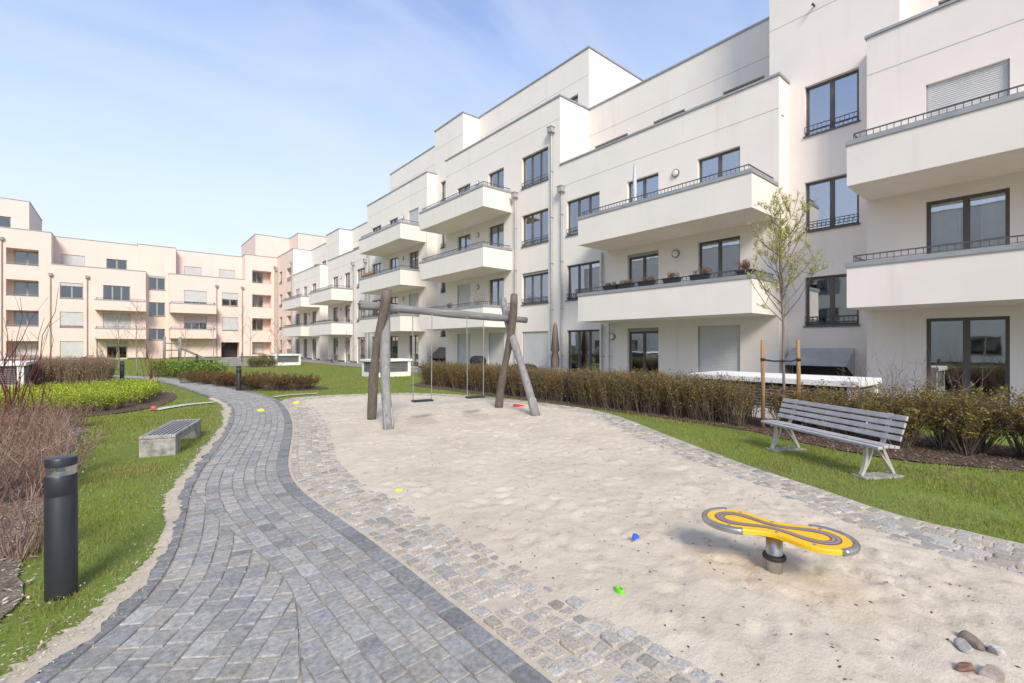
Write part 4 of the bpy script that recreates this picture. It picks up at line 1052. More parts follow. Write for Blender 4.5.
# ------------------------------------------------------------------ objects
def wood(name, c1, c2, c3, zscale=.6, sc=14):
    m, nt, b = mat_base(name)
    tc = N(nt, 'ShaderNodeTexCoord'); mp = N(nt, 'ShaderNodeMapping'); mp.inputs['Scale'].default_value = (sc, sc, zscale)
    nt.links.new(tc.outputs['Object'], mp.inputs['Vector'])
    f = noise(nt, 1.6, 6, .6, mp.outputs[0], .6)
    nt.links.new(ramp(nt, f, [(.25, c1), (.5, c2), (.75, c3)]), b.inputs['Base Color']); b.inputs['Roughness'].default_value = .85
    bump(nt, b, f, .5, .012); return m
M['wbrown'] = wood('brown_weathered_log', (.088, .068, .054), (.148, .117, .094), (.21, .17, .14))
M['wgrey'] = wood('silver_weathered_log', (.14, .135, .13), (.235, .228, .22), (.33, .32, .31))
M['wgreyx'] = wood('silver_weathered_beam', (.12, .117, .113), (.205, .2, .192), (.30, .29, .28), 14, 1.2)
M['stake'] = wood('pine_stake', (.24, .135, .06), (.33, .20, .095), (.42, .27, .14))
M['steel'] = simple('brushed_steel', (.46, .45, .43), .32, .9, .1, 20)
M['galv'] = simple('galvanised_foot', (.24, .26, .28), .5, .5, .15, 20)
M['chain'] = simple('steel_chain', (.40, .39, .37), .4, .7)
M['rubber'] = simple('black_rubber', (.022, .022, .024), .65)
M['yellow'] = simple('yellow_plastic', (.84, .50, .008), .38, 0, .05, 10, .05, 300, .001)
M['violet'] = simple('violet_grey_rubber', (.30, .225, .26), .6)
M['brownr'] = simple('brown_rubber', (.13, .07, .055), .6)
M['anth'] = simple('anthracite_paint', (.032, .034, .040), .42, .2, .15, 5, .05, 200, .001)
M['lens'] = simple('frosted_clear_ring', (.62, .62, .60), .18)
M['slat'] = simple('grey_painted_slat', (.40, .385, .395), .55, 0, .16, 9, .15, 120, .003)
M['castiron'] = simple('cream_painted_cast_iron', (.46, .43, .37), .5, .1, .15, 12)
M['conc2'] = groundmat('weathered_concrete', [(.25, (.15, .14, .125)), (.5, (.33, .315, .29)), (.7, (.47, .455, .42))], 9, 6, bs=.4, bscale=60)
M['benchslat'] = simple('grey_bench_rail', (.36, .35, .35), .5, .2, .15, 10)
for n_, c_ in (('blue', (.02, .10, .62)), ('lgreen', (.16, .62, .03)), ('red', (.72, .04, .04)), ('ylw', (.85, .70, .03)), ('pink', (.48, .12, .10)), ('terracotta', (.32, .13, .07)), ('taupe', (.20, .15, .13)), ('paleblue', (.60, .68, .74)), ('soil', (.05, .035, .025)), ('planter', (.028, .03, .036)), ('reed', (.30, .18, .10))): M[n_] = simple(n_, c_, .5, 0, .1, 12)

# --- swing
sw = empty('swing', (5.35, 8.6, 0)); tag(sw, 'wooden swing frame of crossed logs with two seats standing in the sand pit', 'swing')
O = Vector((5.35, 8.6, 0))
def log(name, a, c, r, mat, bend, parent, twist=0.0, n=14):
    a = Vector(a)-O; c = Vector(c)-O; K = 14; pts = []; rad = []
    side = (c-a).cross(Vector((0, 0, 1))); side = side.normalized() if side.length > .1 else Vector((1, 0, 0)); ph = random.uniform(0, 6)
    for k in range(K+1):
        t = k/K; p = a.lerp(c, t)+side*(bend*math.sin(t*math.pi*1.7+ph))+Vector((0, bend*.6*math.sin(t*5+ph*2), 0)); pts.append(p)
        rad.append(r*(1+.08*math.sin(t*9+ph)+.05*math.sin(t*23+ph))*(1.04-.1*t))
    b = MB(); b.tube(pts, rad, n); return b.build(name, M[mat], parent, True), pts
def post(a, c, r, mat, foot, bend=.035):
    o, pts = log('post', a, c, r, mat, bend, sw)
    if foot:
        b = MB(); d = (pts[1]-pts[0]).normalized(); s = d.cross(Vector((0, 1, 0))).normalized(); q = d.cross(s)
        for k in range(4):
            v = (s*math.cos(k*math.pi/2+.5)+q*math.sin(k*math.pi/2+.5))*(r*1.02)
            p0 = pts[0]+v+d*.02; p1 = pts[0]+d*.42+v
            b.tube([p0, p1], .009, 6)
        b.tube([pts[0]-d*.02, pts[0]+d*.012], r*1.12, 16); b.build('steel_foot', M['galv'], o)
    return o
post((3.95, 9.38, -.03), (3.86, 8.42, 2.66), .092, 'wbrown', False)
post((3.75, 8.07, .0), (4.07, 8.92, 2.62), .095, 'wgrey', True, .02)
post((7.19, 9.05, -.03), (6.82, 8.08, 2.76), .090, 'wbrown', False)
post((6.94, 7.48, .0), (7.08, 8.80, 2.72), .092, 'wgrey', True, .03)
bm, bp_ = log('crossbeam', (3.50, 8.82, 2.38), (7.42, 8.36, 2.20), .085, 'wgreyx', .035, sw)
def beam_at(X):
    i = min(range(len(bp_)), key=lambda k: abs(bp_[k].x+O.x-X)); return bp_[i]
for X in (4.80, 6.06):
    t = (X-3.5)/3.92; y = 8.82-.46*t; zc = beam_at(X).z-.06; d = Vector((.99, -.117, 0))
    c = Vector((X, y, .43))-O
    b = MB(); T = Matrix.Translation(c) @ Matrix.Rotation(math.atan2(-.117, .99), 4, 'Z'); b.box(-.22, .22, -.085, .085, -.022, .018, 0, None, T)
    s = b.build('swing_seat', M['rubber'], sw, bevel=.012)
    for k in (-1, 1):
        b = MB(); p1 = c+d*.205*k+Vector((0, 0, .02)); p0 = Vector((c.x+.215*k, c.y-.025*k, zc)); b.tube([p1, p1.lerp(p0, .5), p0], .0075, 6)
        b.tube([p0-Vector((0, 0, .02)), p0+Vector((0, 0, .10))], .02, 8)
        nl = 30
        for q in range(nl):
            pc = p1.lerp(p0, (q+.5)/nl); b.box(pc.x-.011, pc.x+.011, pc.y-.004, pc.y+.004, pc.z-.02, pc.z+.02)
        b.build('chain', M['chain'], s)
# --- balance spinner
def contour(Rr, w, n=40, c=.255):
    P = []
    xs = [(c+Rr)*math.cos(math.pi*k/n) for k in range(n+1)]
    for x in xs:
        a = abs(x); hh = math.sqrt(max(0, Rr*Rr-(a-c)**2)) if a > c else (Rr+w)/2-(Rr-w)/2*math.cos(math.pi*a/c)
        P.append((x, hh))
    return P+[(x, -y) for x, y in P[-2:0:-1]]
sp = empty('balance_spinner', (3.43, 1.28, 0), math.atan2(-.933, .18)); tag(sp, 'yellow figure eight balance spinner on a short steel post in the sand', 'playground spinner')
zt = .345; C0 = contour(.197, .124)
b = MB(); n = len(C0)
top = [b.vert((x*.985, y*.97, zt)) for x, y in C0]; e1 = [b.vert((x, y, zt-.008)) for x, y in C0]; e2 = [b.vert((x, y, zt-.03)) for x, y in C0]
for A, B in ((top, e1), (e1, e2)):
    for k in range(n): b.f.append([A[k], A[(k+1) % n], B[(k+1) % n], B[k]]); b.m.append(0)
b.f.append(top); b.m.append(0); b.f.append(e2[::-1]); b.m.append(0); b.build('platform', M['yellow'], sp)
for x_, y_ in ((-.36, .0), (.36, .0), (-.25, .158), (.25, -.158), (.25, .158), (-.25, -.158), (-.03, .092), (.03, -.092)):
    b = MB(); b.lathe([(.011, zt-.002), (.011, zt+.003), (.006, zt+.005)], 10, x_, y_); b.build('bolt', M['steel'], sp)
rings = [(.128, .054), (.119, .047), (.101, .034), (.093, .028), (.075, .016), (.067, .010)]
for k, nm in ((0, 'brownr'), (1, 'violet'), (2, 'brownr'), (3, 'violet'), (4, 'brownr')):
    A = contour(*rings[k]); B = contour(*rings[k+1]); b = MB(); m_ = len(A)
    for i in range(m_):
        j = (i+1) % m_; z = zt+.0035
        b.face([(*A[i], z), (*A[j], z), (*B[j], z), (*B[i], z)]); b.face([(*A[i], zt-.001), (*A[j], zt-.001), (*A[j], z), (*A[i], z)]); b.face([(*B[i], zt-.001), (*B[j], zt-.001), (*B[j], z), (*B[i], z)])
    b.build('groove_ring', M[nm], sp)
for sg, a0, a1 in ((1, -45, 112), (-1, -118, 60)):
    P = []
    for k in range(25):
        a = R(a0+(a1-a0)*k/24); u, y = .255+.199*math.cos(a), .199*math.sin(a)
        if u < .255: y = math.copysign(.1615-.0375*math.cos(math.pi*u/.255), y)
        x = sg*u
        P.append((x, y*1.0, zt-.014))
    b = MB(); b.tube(P, .024, 10); o = b.build('steel_rim', M['steel'], sp, True)
b = MB(); b.tube([(0, 0, -.05), (0, 0, zt-.03)], .052, 24); o = b.build('post', M['steel'], sp, True)
b = MB()
for k in range(24):
    a0, a1 = 2*math.pi*k/24, 2*math.pi*(k+1)/24
    for j in range(8):
        c0, c1 = 2*math.pi*j/8, 2*math.pi*(j+1)/8
        def q(a, c): rr = .058+.017*math.cos(c); return (rr*math.cos(a), rr*math.sin(a), .145+.02*math.sin(c))
        b.face([q(a0, c0), q(a1, c0), q(a1, c1), q(a0, c1)])
b.build('rubber_ring', M['rubber'], o, True)
b = MB(); b.box(-.30, .30, -.035, .035, zt-.075, zt-.031); b.build('support_bar', M['steel'], sp, bevel=.01)
# --- bollard lamps
def bollard():
    r = empty('bollard_lamp')
    b = MB(); b.lathe([(.080, -.03), (.080, .615), (.0785, .618), (.0785, .622), (.080, .625), (.080, .738), (.076, .745)], 32); b.build('post', M['anth'], r, True)
    b = MB(); b.lathe([(.072, .745), (.058, .755), (.03, .765)], 32, m=1); b.lathe([(.026, .766), (.026, .80)], 16, m=2); b.lathe([(.073, .746), (.073, .80)], 32); o = b.build('light_lens', [M['glass'], M['lens'], M['anth']], r, True)
    b = MB(); b.lathe([(.074, .80), (.079, .805), (.079, .842), (.074, .852), (.05, .856)], 32); b.build('cap', M['anth'], r, True)
    for m_ in (0, 2):
        pass
    return r
b0 = bollard()
for i, (x, y, lab) in enumerate(((-.315, 4.15, 'large anthracite bollard lamp nearest the camera at the lawn edge'), (3.02, 18.35, 'anthracite bollard lamp beside the reddish brown shrubs at the path bend'), (-.1, 27.0, 'far anthracite bollard lamp in front of the tall brown hedge, behind the lime green shrubs'), (4.3, 43.5, 'tiny distant bollard lamp near the wooden slide'), (8.6, 50.5, 'tiny distant bollard lamp by the peach house passage'), (-1.9, 38., 'tiny distant bollard lamp left of the wooden slide'))):
    o = b0 if i == 0 else copy_tree(b0); o.location = (x, y, 0); o.scale = (1, 1, 1.03); tag(o, lab, 'bollard light', 'bollard lamps along the path')
for o in bpy.data.objects:
    if o.name.startswith(('post', 'cap', 'light_lens')) and o.parent and o.parent.name.startswith('bollard') and not o.modifiers:
        md = o.modifiers.new('edge', 'EDGE_SPLIT'); md.split_angle = R(35)
# --- slatted park bench on the right
bn = empty('park_bench', (7.48, 2.10, 0), math.atan2(-.87, -.49)); tag(bn, 'grey slatted park bench with cream cast iron legs on the grass beside the hedge', 'bench')
L = .97
def slat(name, y, z, dy, dz, rot=0.0):
    b = MB(); T = Matrix.Translation((0, y, z)) @ Matrix.Rotation(rot, 4, 'X'); b.box(-L, L, -dy/2, dy/2, -dz/2, dz/2, 0, None, T); return b.build(name, M['slat'], bn, bevel=.006)
for y, z, rr in ((-.245, .388, .06), (-.165, .398, -.02), (-.085, .394, -.06), (-.005, .386, -.08)): slat('seat_slat', y, z, .068, .034, rr)
for k in range(4):
    z = .485+.079*k; slat('back_slat', .045+.030*k, z, .028, .062, R(-20))
for sx in (-.74, .74):
    b = MB()
    def strip(P, w, t):
        for (p, q) in zip(P[:-1], P[1:]):
            d = Vector((0, q[0]-p[0], q[1]-p[1])); nn = Vector((0, -d.z, d.y)).normalized()*t/2
            A = [Vector((0, *p))+nn, Vector((0, *p))-nn, Vector((0, *q))-nn, Vector((0, *q))+nn]
            v = [b.vert((sx+s*w/2, a.y, a.z)) for s in (-1, 1) for a in A]
            for f in ((0, 1, 2, 3), (7, 6, 5, 4), (0, 4, 5, 1), (1, 5, 6, 2), (2, 6, 7, 3), (3, 7, 4, 0)): b.f.append([v[i] for i in f]); b.m.append(0)
    def arc(p0, p1, p2, n=9): return [((1-t)**2*p0[0]+2*t*(1-t)*p1[0]+t*t*p2[0], (1-t)**2*p0[1]+2*t*(1-t)*p1[1]+t*t*p2[1]) for t in [i/n for i in range(n+1)]]
    strip(arc((-.20, .365), (-.18, .17), (-.27, .01)), .042, .036); strip(arc((-.10, .36), (-.14, .2), (-.255, .02)), .038, .022); strip(arc((.02, .36), (.09, .22), (.20, .01)), .042, .036); strip(arc((-.08, .355), (.05, .23), (.185, .03)), .038, .022)
    strip([(-.27, .363), (.03, .355)], .045, .026)
    o = b.build('cast_leg', M['castiron'], bn)
    b = MB(); strip(arc((.02, .36), (.06, .42), (.08, .48)), .045, .03); strip(arc((.08, .48), (.125, .62), (.172, .755)), .045, .024); b.build('back_support', M['castiron'], bn)
    b = MB(); b.box(sx-.11, sx+.11, -.31, .25, -.05, .008); b.build('footing', M['conc2'], bn, bevel=.01)
# --- low concrete bench on the left
lb = empty('stone_bench', (.60, 9.22, 0), math.atan2(.954, .30)); tag(lb, 'low backless bench with concrete end blocks and grey slats on the left lawn', 'bench')
for x0, x1 in ((-.80, -.52), (.52, .80)):
    b = MB(); b.box(x0, x1, -.22, .22, -.04, .232); b.build('end_block', M['conc2'], lb, bevel=.012)
b = MB(); b.box(-.80, .80, -.22, -.17, .235, .283); b.box(-.80, .80, .17, .22, .235, .283); b.box(-.80, -.74, -.168, .168, .235, .283); b.box(.74, .80, -.168, .168, .235, .283); b.box(-.515, .515, -.215, -.17, .16, .232); b.box(-.515, .515, .17, .215, .16, .232); b.build('seat_frame', M['conc2'], lb, bevel=.008)
for k in range(6):
    y = -.138+.055*k; b = MB(); b.box(-.735, .735, y-.011, y+.011, .255, .286); b.build('seat_slat', M['benchslat'], lb, bevel=.004)
# --- stakes and tie of the young tree
for (x, y, lab) in ((9.42, 3.72, 'left wooden stake tied to the young tree'), (9.83, 3.24, 'right wooden stake tied to the young tree')):
    b = MB(); b.tube([(0, 0, -.05), (.01, .0, .9), (.005, .01, 1.70)], [.036, .037, .033], 10); o = b.build('tree_stake', M['stake'], None, True); o.location = (x, y, 0); tag(o, lab, 'stake', 'stakes of the young tree')
b = MB(); b.tube([(9.42, 3.72, 1.32), (9.53, 3.57, 1.29), (9.62, 3.43, 1.30), (9.73, 3.33, 1.29), (9.83, 3.24, 1.33)], .017, 8); b.tube([(9.42, 3.72, 1.30), (9.42, 3.72, 1.35)], .043, 10); b.tube([(9.83, 3.24, 1.30), (9.83, 3.24, 1.35)], .043, 10); b.tube([(9.62, 3.43, 1.28), (9.62, 3.43, 1.32)], .036, 10)
tag(b.build('tree_tie', M['rubber'], None, True), 'dark strap tying the young tree to its two stakes', 'strap')
# --- ventilation shafts of the underground garage
def shaft(x0, x1, y0, y1, h, label):
    r = empty('ventilation_shaft', ((x0+x1)/2, (y0+y1)/2, 0)); tag(r, label, 'vent shaft'); w, d = (x1-x0)/2, (y1-y0)/2
    b = MB(); b.box(-w-.06, w+.06, -d-.06, d+.06, h-.12, h); b.build('cover_slab', M['whitepaint'], r, bevel=.01)
    b = MB(); b.box(-w, w, -d, d, -.03, .22); b.build('plinth', M['whitepaint'], r)
    for sx in (-1, 1):
        for sy in (-1, 1): b = MB(); b.box(sx*w-(.16 if sx > 0 else 0), sx*w+(0 if sx > 0 else .16), sy*d-(.16 if sy > 0 else 0), sy*d+(0 if sy > 0 else .16), .223, h-.123); b.build('corner_pillar', M['whitepaint'], r)
    b = MB(); k = int((h-.36)/.062)
    for i in range(k):
        z = .26+i*.062
        for s in (-1, 1):
            T = Matrix.Translation((0, s*(d-.05), z)) @ Matrix.Rotation(s*R(-35), 4, 'X'); b.box(-w+.165, w-.165, -.035, .035, -.004, .004, 0, None, T)
            T = Matrix.Translation((s*(w-.05), 0, z)) @ Matrix.Rotation(s*R(35), 4, 'Y'); b.box(-.035, .035, -d+.165, d-.165, -.004, .004, 0, None, T)
    b.build('louvre', M['greyslat'], r)
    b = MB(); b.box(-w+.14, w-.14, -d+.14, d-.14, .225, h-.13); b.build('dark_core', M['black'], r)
shaft(10.78, 12.35, 2.55, 5.95, .90, 'pale ventilation shaft with louvres behind the hedge by the young tree')
shaft(9.35, 11.45, 21.9, 23.2, .88, 'white louvred ventilation shaft on the lawn seen behind the swing')
shaft(9.0, 10.9, 39.6, 42.0, .86, 'small white louvred ventilation shaft far off near the peach and cream houses')
shaft(-5.2, -2.7, 23.2, 25.9, 1.0, 'white louvred ventilation shaft at the left edge of the picture beyond the dogwood')
# --- things on balconies and terraces
def at_X(px, X):   # the balcony line a planter hangs on
    s_, c_ = .642, .767; l = (px-512)/462.; return (-s_*l+c_)/(c_*l+s_)*X
def planter(loc, w, lab, group, plant, mat='planter', hgt=.18, n=60, pc=DRY, ph=.22, d=.2):
    r = empty('planter', loc, R(-90)); tag(r, lab, 'flower box', group)
    b = MB(); a, q = w/2, w/2*.86
    P = [(-q, -d*.38, 0), (q, -d*.38, 0), (q, d*.38, 0), (-q, d*.38, 0)]; Q = [(-a, -d/2, hgt), (a, -d/2, hgt), (a, d/2, hgt), (-a, d/2, hgt)]
    for i in range(4): b.face([P[i], P[(i+1) % 4], Q[(i+1) % 4], Q[i]])
    b.face(P[::-1]); b.box(-a-.012, a+.012, -d/2-.012, d/2+.012, hgt-.035, hgt-.005); b.build('trough', M[mat], r)
    Pt, Rd = stems(n, np.c_[rng.uniform(-a*.8, a*.8, 8), rng.uniform(-d*.3, d*.3, 8), np.full(8, 0.)], .05, ph, .5, 4, .02, .004); Pt[..., 2] += hgt-.03
    pl = link('plant', twig_mesh('planter_stems', Pt, Rd, cols(n, pc)), r)
    link('leaves', leaf_mesh('planter_leaves', along(Pt, n*5, .3, .02), rng.uniform(.03, .06, n*5), cols(n*5, pc), .4, .5), pl)
z0 = 3.66
for i, (px, lab, pc, ph) in enumerate(((611, 'first dark flower box from the left on the balcony rail, next to its corner', DRY, .14), (626, 'second dark flower box from the left on the balcony rail', DRY+MIDG[:1], .14), (647, 'third dark flower box on the balcony rail, in front of the glass door', DRY, .16), (672, 'fourth dark flower box with one tall thin twig under the round wall lamp', GB, .22), (700, 'fifth dark flower box with rusty orange dry flowers', [(.40, .17, .08), (.30, .14, .08)], .2))):
    X = 13.98; planter((X, at_X(px, X), z0), .62, lab, 'flower boxes on the balcony', pc, ph=ph)
planter((14.0, 6.0, 3.62), .5, 'dark bushy potted plant on the balcony corner behind the young tree', 'pots', [(.03, .04, .02), (.06, .07, .03)], n=90, ph=.35)
planter((14.3, 22.6, 3.5), .55, 'dark bowl planter with spiky plant on the lowest balcony behind the swing', 'balcony plants', [(.05, .05, .045)], n=70, ph=.4)
for x, y, lab in ((14.3, 19.75, 'pot with tall yellow blossoming twigs on the balcony behind the swing, left one'), (14.3, 19.05, 'pot with yellow green twigs on the balcony behind the swing, right one')):
    planter((x, y, 3.4), .3, lab, 'balcony plants', [(.55, .42, .06), (.45, .38, .10)], n=26, ph=1.05, d=.28)
b = MB(); b.box(-.5, .5, -.3, .3, .0, .5); o = b.build('storage_box', M['whitepaint'], None, bevel=.03); o.location = (14.5, 21.0, 3.1); b = MB(); b.box(-.53, .53, -.33, .33, .503, .56); b.build('lid', M['concrete'], o, bevel=.01); tag(o, 'pale lidded storage box on the balcony behind the swing', 'storage box')
for i in range(5): planter((13.98, 41.9+.95*i, 3.5), .75, ['rightmost', 'second from the right', 'middle', 'second from the left', 'leftmost'][i]+' white flower box of the row on the low cream house balcony', 'white flower boxes', MIDG, 'whitepaint', .2, 30)
b = MB()
for k in range(40): b.tube([(k*.05, .01*(k % 2), 0), (k*.05+random.uniform(-.01, .01), 0, .9+random.uniform(-.05, .05))], .02, 5)
o = b.build('reed_screen', M['reed'], None); o.location = (14.02, 34.6, 6.15); o.rotation_euler.z = R(-90); tag(o, 'brown reed screen standing on a middle balcony of the tall cream house', 'screen')
def parasol(loc, h, r, mat, lab):
    p = empty('parasol', loc); tag(p, lab, 'parasol'); b = MB(); b.tube([(0, 0, 0), (0, 0, h)], .022, 8); b.build('pole', M['rail'], p)
    b = MB(); n = 16; prof = [(.03, h-.02), (r*.5, h*.93), (r*.75, h*.75), (r, h*.52), (r*.7, h*.49), (r*1.05, h*.36), (r*.9, h*.22)]
    rg = [[b.vert((q*(1+.28*(-1)**j)*math.cos(2*math.pi*j/n), q*(1+.28*(-1)**j)*math.sin(2*math.pi*j/n), z)) for j in range(n)] for q, z in prof]
    for A, B in zip(rg[:-1], rg[1:]):
        for j in range(n): b.f.append([A[j], A[(j+1) % n], B[(j+1) % n], B[j]]); b.m.append(0)
    b.build('folded_canopy', M[mat], p, True)
    b = MB(); b.lathe([(.25, 0), (.25, .05), (.05, .08), (.04, .25)], 16); b.build('base', M['rail'], p)
parasol((14.9, 14.75, .0), 2.62, .15, 'taupe', 'closed brown parasol standing behind the hedge between two drainpipes')
parasol((14.4, 10.15, 6.1), 2.15, .07, 'paleblue', 'slim closed pale blue parasol on the upper balcony of the nearest house')
b = MB(); b.tube([(0, 0, 0), (0, 0, 1.62)], .02, 8); b.tube([(0, 0, 1.62), (0, 0, 1.70)], .04, 8); o = b.build('terrace_pole', M['whitepaint']); o.location = (16.6, 12.0, 9.2); b = MB(); b.lathe([(.16, 0), (.16, .05), (.04, .07)], 12); b.build('pole_base', M['rail'], o); tag(o, 'thin white pole with a knob on the roof terrace above the flower box balcony', 'pole')
def cover(loc, w, d, h, lab, cat, name):
    p = empty(name, loc, R(-90)); tag(p, lab, cat); b = MB(); n = 28; rings = []
    for (s, z, wob) in ((1.0, .12, .04), (.97, .35, .03), (.93, h*.68, .02), (.98, h*.74, .01), (.80, h*.93, .01), (.45, h, .0)):
        rings.append([b.vert((w/2*s*math.copysign(abs(math.cos(a))**.6, math.cos(a))*(1+wob*math.sin(a*9)), d/2*s*math.copysign(abs(math.sin(a))**.6, math.sin(a))*(1+wob*math.cos(a*7)), z)) for a in [2*math.pi*j/n for j in range(n)]])
    for A, B in zip(rings[:-1], rings[1:]):
        for j in range(n): b.f.append([A[j], A[(j+1) % n], B[(j+1) % n], B[j]]); b.m.append(0)
    b.f.append(rings[-1]); b.m.append(0); b.build('cover', M['rubber'], p, True)
    for sx in (-1, 1):
        for sy in (-1, 1): b = MB(); b.box(sx*w*.4-.02, sx*w*.4+.02, sy*d*.36-.02, sy*d*.36+.02, 0, .2); b.build('leg', M['rail'], p)
cover((14.5, 20.15, 0), 1.15, .6, 1.02, 'barbecue under a black cover behind the hedge, seen between the swing chains', 'barbecue', 'covered_barbecue')
cover((14.3, 16.2, 0), 1.5, .8, .72, 'low garden furniture under a black cover behind the hedge near the closed parasol', 'garden furniture', 'covered_furniture')
# garden table set on the terrace of the low house
t = empty('garden_table', (13.9, 41.5, 0)); tag(t, 'small brown wooden table on the terrace of the low cream house', 'table')
b = MB(); b.box(-.4, .4, -.8, .8, .70, .74); b.build('tabletop', M['reed'], t)
for x in (-.35, .35):
    for y in (-.7, .7): b = MB(); b.box(x-.03, x+.03, y-.03, y+.03, 0, .70); b.build('leg', M['reed'], t)
# --- wooden slide tower
sl = empty('slide_tower', (2.9, 45.4, 0)); tag(sl, 'wooden play tower with a steel slide in front of the far peach house', 'play tower')
for x in (-.55, .45):
    for y in (-.5, .5): b = MB(); b.tube([(x, y, -.05), (x+.03, y, 2.25)], .07, 8); b.build('post', M['wgrey'], sl, True)
b = MB(); b.box(-.6, .5, -.55, .55, 1.15, 1.22); b.build('deck', M['wbrown'], sl)
for y in (-.5, .5): b = MB(); b.tube([(-.6, y, 1.75), (.5, y, 1.72)], .045, 8); b.build('rail', M['wgrey'], sl, True)
b = MB(); b.tube([(-.55, -.5, 2.15), (-.55, .5, 2.1)], .05, 8); b.build('top_beam', M['wgrey'], sl, True)
b = MB(); P = [(.5, 1.2), (.8, 1.12), (2.2, .35), (2.6, .22)]
for (xa, za), (xb, zb) in zip(P[:-1], P[1:]):
    b.face([(xa, -.25, za), (xb, -.25, zb), (xb, .25, zb), (xa, .25, za)])
    for y in (-.25, .25): b.face([(xa, y, za), (xb, y, zb), (xb, y, zb+.18), (xa, y, za+.18)])
b.build('slide', M['steel'], sl)
b = MB(); b.tube([(2.0, 0, 0), (2.0, 0, .45)], .04, 8); b.build('slide_leg', M['galv'], sl)
fb = empty('far_bench', (4.6, 41.6, 0), R(20)); tag(fb, 'tiny dark bench on the pale paved patch across the far lawn', 'bench')
b = MB(); b.box(-.7, .7, -.2, .2, .40, .45); b.build('seat', M['anth'], fb)
for x in (-.55, .55): b = MB(); b.box(x-.05, x+.05, -.18, .18, 0, .398); b.build('leg', M['anth'], fb)
# --- toys and stones
def sz(x, y): return float(sandz(np.array([float(x)]), np.array([float(y)]))[0])
def mould(name, loc, P, h, mat, lab, flare=.8, hole=None, rot=0):
    b = MB(); n = len(P); A = [b.vert((x, y, 0)) for x, y in P]; B = [b.vert((x*flare, y*flare, h)) for x, y in P]
    for k in range(n): b.f.append([A[k], A[(k+1) % n], B[(k+1) % n], B[k]]); b.m.append(0)
    if hole:
        C = [b.vert((x*hole, y*hole, h)) for x, y in P]; D = [b.vert((x*hole*.85, y*hole*.85, .005)) for x, y in P]
        for U, W in ((B, C), (C, D)):
            for k in range(n): b.f.append([U[k], U[(k+1) % n], W[(k+1) % n], W[k]]); b.m.append(0)
        b.f.append(D); b.m.append(0)
    else: b.f.append(B); b.m.append(0)
    o = b.build(name, M[mat], None, bevel=.004); o.location = (*loc, sz(*loc)-.006 if loc[1] < 12 and loc[0] > 1.6 else .022); o.rotation_euler = (.12, .1, rot); return tag(o, lab, 'sand toy')
heart = [(.032*math.sin(t)**3, .002*(13*math.cos(t)-5*math.cos(2*t)-2*math.cos(3*t)-math.cos(4*t))) for t in [2*math.pi*k/22 for k in range(22)]]
oval = lambda a, c, n=20: [(a*math.cos(2*math.pi*k/n), c*math.sin(2*math.pi*k/n)) for k in range(n)]
mould('sand_mould', (3.11, 2.19), [(x*1.0, y*1.0) for x, y in heart], .035, 'blue', 'small blue heart shaped sand mould lying in the sand', rot=.6)
mould('sand_mould', (2.39, 1.80), oval(.047, .026), .03, 'lgreen', 'lime green oval sand mould with a hollow centre near the setts', .86, .5, rot=1.2)
star = [((.05 if k % 2 == 0 else .026)*math.cos(k*math.pi/5), (.05 if k % 2 == 0 else .026)*math.sin(k*math.pi/5)) for k in range(10)]
mould('sand_mould', (2.26, 4.58), star, .025, 'ylw', 'small yellow sand mould near the setts in the middle of the sand edge', .75)
mould('sand_mould', (2.50, 12.35), oval(.09, .07), .04, 'ylw', 'yellow toy lying on the grey path bend', .7, .6)
mould('sand_mould', (3.55, 13.3), oval(.10, .06), .05, 'ylw', 'yellow toy on the setts where the sand begins', .7, .6)
mould('sand_scoop', (7.62, 8.86), [(-.12, -.05), (.02, -.07), (.05, -.02), (.17, -.018), (.17, .018), (.05, .02), (.02, .07), (-.12, .05)], .05, 'red', 'red sand scoop lying behind the right swing posts', .9, .7, rot=-.4)
b = MB(); b.lathe([(.001, .0), (.05, .01), (.085, .045), (.10, .10), (.085, .155), (.05, .19), (.001, .20)], 20); o = b.build('ball', M['pink'], None, True); o.location = (.54, 14.4, -.02); o.scale = (.72, .72, .62); tag(o, 'reddish ball lying on the lawn in front of the lime green shrubs', 'ball')
def rock(loc, sx, sy, szz, col, lab, seed, rot):
    import bmesh
    bm = bmesh.new(); bmesh.ops.create_icosphere(bm, subdivisions=3, radius=1); rr = random.Random(seed)
    pl = [(Vector((rr.gauss(0, 1), rr.gauss(0, 1), rr.gauss(0, 1))).normalized(), rr.uniform(.42, .78)) for _ in range(9)]
    for v in bm.verts:
        for d, k in pl:
            q = v.co.dot(d)
            if q > k: v.co -= d*(q-k)*.97
        v.co.x *= sx; v.co.y *= sy; v.co.z *= szz
    me = bpy.data.meshes.new('rock'); bm.to_mesh(me); bm.free(); me.polygons.foreach_set('use_smooth', [True]*len(me.polygons))
    m = groundmat('rock_'+str(seed), [(.25, tuple(c*.6 for c in col)), (.5, col), (.75, tuple(min(1, c*1.35) for c in col))], 30, 6, .8, .5, 90, .006); me.materials.append(m)
    o = link('rock', me); o.location = (*loc, sz(*loc)+szz*.3); o.rotation_euler = (rr.uniform(-.2, .2), rr.uniform(-.2, .2), rot); tag(o, lab, 'rock', 'stones lying in the sand')
rock((3.400, 0.310), .066, .046, .034, (.22, .18, .145), 'grey brown rock at the back of the five stones', 3, .9)
rock((3.290, 0.330), .048, .040, .040, (.37, .36, .335), 'small pale grey rock left of the back stone', 4, .3)
rock((3.380, 0.220), .050, .040, .040, (.47, .46, .44), 'whitish grey angular rock on the right of the five stones', 5, .8)
rock((3.080, 0.300), .068, .032, .036, (.24, .135, .095), 'reddish brown elongated rock at the front left of the five stones', 6, -.55)
rock((3.130, 0.220), .074, .052, .038, (.33, .27, .23), 'largest pinkish brown rock at the front right of the five stones', 7, -.5)

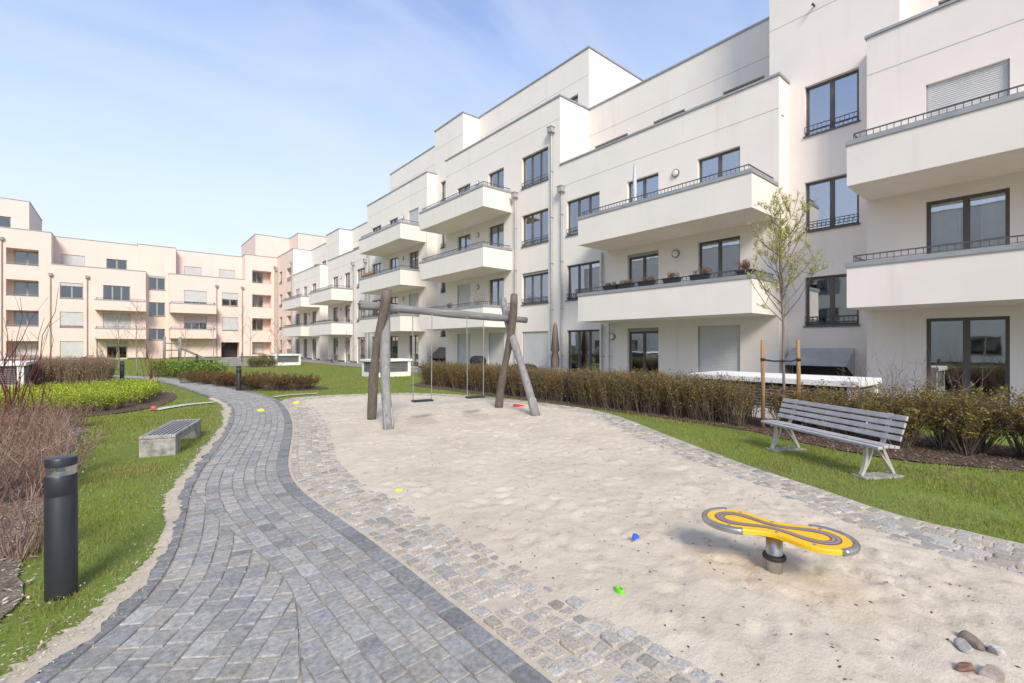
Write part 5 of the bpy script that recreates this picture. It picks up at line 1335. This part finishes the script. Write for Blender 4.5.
# ------------------------------------------------------------------ camera, sun, sky
yaw = math.atan(387/462)
cam = bpy.data.cameras.new('camera'); cam.sensor_width = 36; cam.lens = 462*36/1024; cam.clip_end = 2000; cam.clip_start = .05
cam.shift_y = 3.5/1024
co = bpy.data.objects.new('camera', cam); COL.objects.link(co); co.location = (0, 0, 1.6); co.rotation_euler = (R(90), 0, -yaw); scene.camera = co
sd = Vector((.60, 1.2, -1.0)).normalized()
sl_ = bpy.data.lights.new('sun', 'SUN'); sl_.energy = 2.8; sl_.angle = R(18); sl_.color = (1, .915, .79)
so_ = bpy.data.objects.new('sun', sl_); COL.objects.link(so_); so_.rotation_euler = sd.to_track_quat('-Z', 'Y').to_euler(); so_.location = (0, 0, 30)
w = bpy.data.worlds.new('World'); scene.world = w; w.use_nodes = True; nt = w.node_tree; bg = nt.nodes['Background']
sky = N(nt, 'ShaderNodeTexSky', sky_type='NISHITA'); sky.sun_disc = False; sky.sun_elevation = math.asin(-sd.z); sky.sun_rotation = math.atan2(-sd.x, -sd.y)
sky.air_density = 1.2; sky.dust_density = .6; sky.ozone_density = 1.5
tc = N(nt, 'ShaderNodeTexCoord'); sx = N(nt, 'ShaderNodeSeparateXYZ'); nt.links.new(tc.outputs['Generated'], sx.inputs[0])
# thin high cloud: project the view direction onto a flat layer
ad = N(nt, 'ShaderNodeMath', operation='ADD'); ad.inputs[1].default_value = .22; nt.links.new(sx.outputs['Z'], ad.inputs[0])
dv = N(nt, 'ShaderNodeVectorMath', operation='DIVIDE'); nt.links.new(tc.outputs['Generated'], dv.inputs[0]); cb = N(nt, 'ShaderNodeCombineXYZ')
for i in range(3): nt.links.new(ad.outputs[0], cb.inputs[i])
nt.links.new(cb.outputs[0], dv.inputs[1])
mp = N(nt, 'ShaderNodeMapping'); mp.inputs['Scale'].default_value = (1.0, 2.3, 0); mp.inputs['Rotation'].default_value = (0, 0, R(35)); nt.links.new(dv.outputs[0], mp.inputs['Vector'])
cl = noise(nt, 1.1, 7, .55, mp.outputs[0], .5)
cov = ramp(nt, cl, [(.36, (.0, .0, .0)), (.74, (.60, .60, .60))])
hz = ramp(nt, sx.outputs['Z'], [(.0, (1.,)*3), (.10, (.90,)*3), (.26, (.58,)*3), (.60, (.03,)*3)])
mxa = N(nt, 'ShaderNodeMixRGB', blend_type='SCREEN'); mxa.inputs[0].default_value = 1; nt.links.new(cov, mxa.inputs[1]); nt.links.new(hz, mxa.inputs[2])
mix = N(nt, 'ShaderNodeMixRGB'); nt.links.new(mxa.outputs[0], mix.inputs[0]); tn = N(nt, 'ShaderNodeMixRGB', blend_type='MULTIPLY'); tn.inputs[0].default_value = 1; tn.inputs[2].default_value = (1.22, 1.17, 1.30, 1); nt.links.new(sky.outputs[0], tn.inputs[1]); nt.links.new(tn.outputs[0], mix.inputs[1]); mix.inputs[2].default_value = (3.9, 4.3, 5.1, 1)
nt.links.new(mix.outputs[0], bg.inputs['Color']); bg.inputs['Strength'].default_value = .15
vs = scene.view_settings; vs.view_transform = 'Standard'; vs.look = 'None'; vs.exposure = .46; vs.gamma = 1
scene.cycles.use_denoising = True
scene.cycles.max_bounces = 8; scene.cycles.transparent_max_bounces = 12
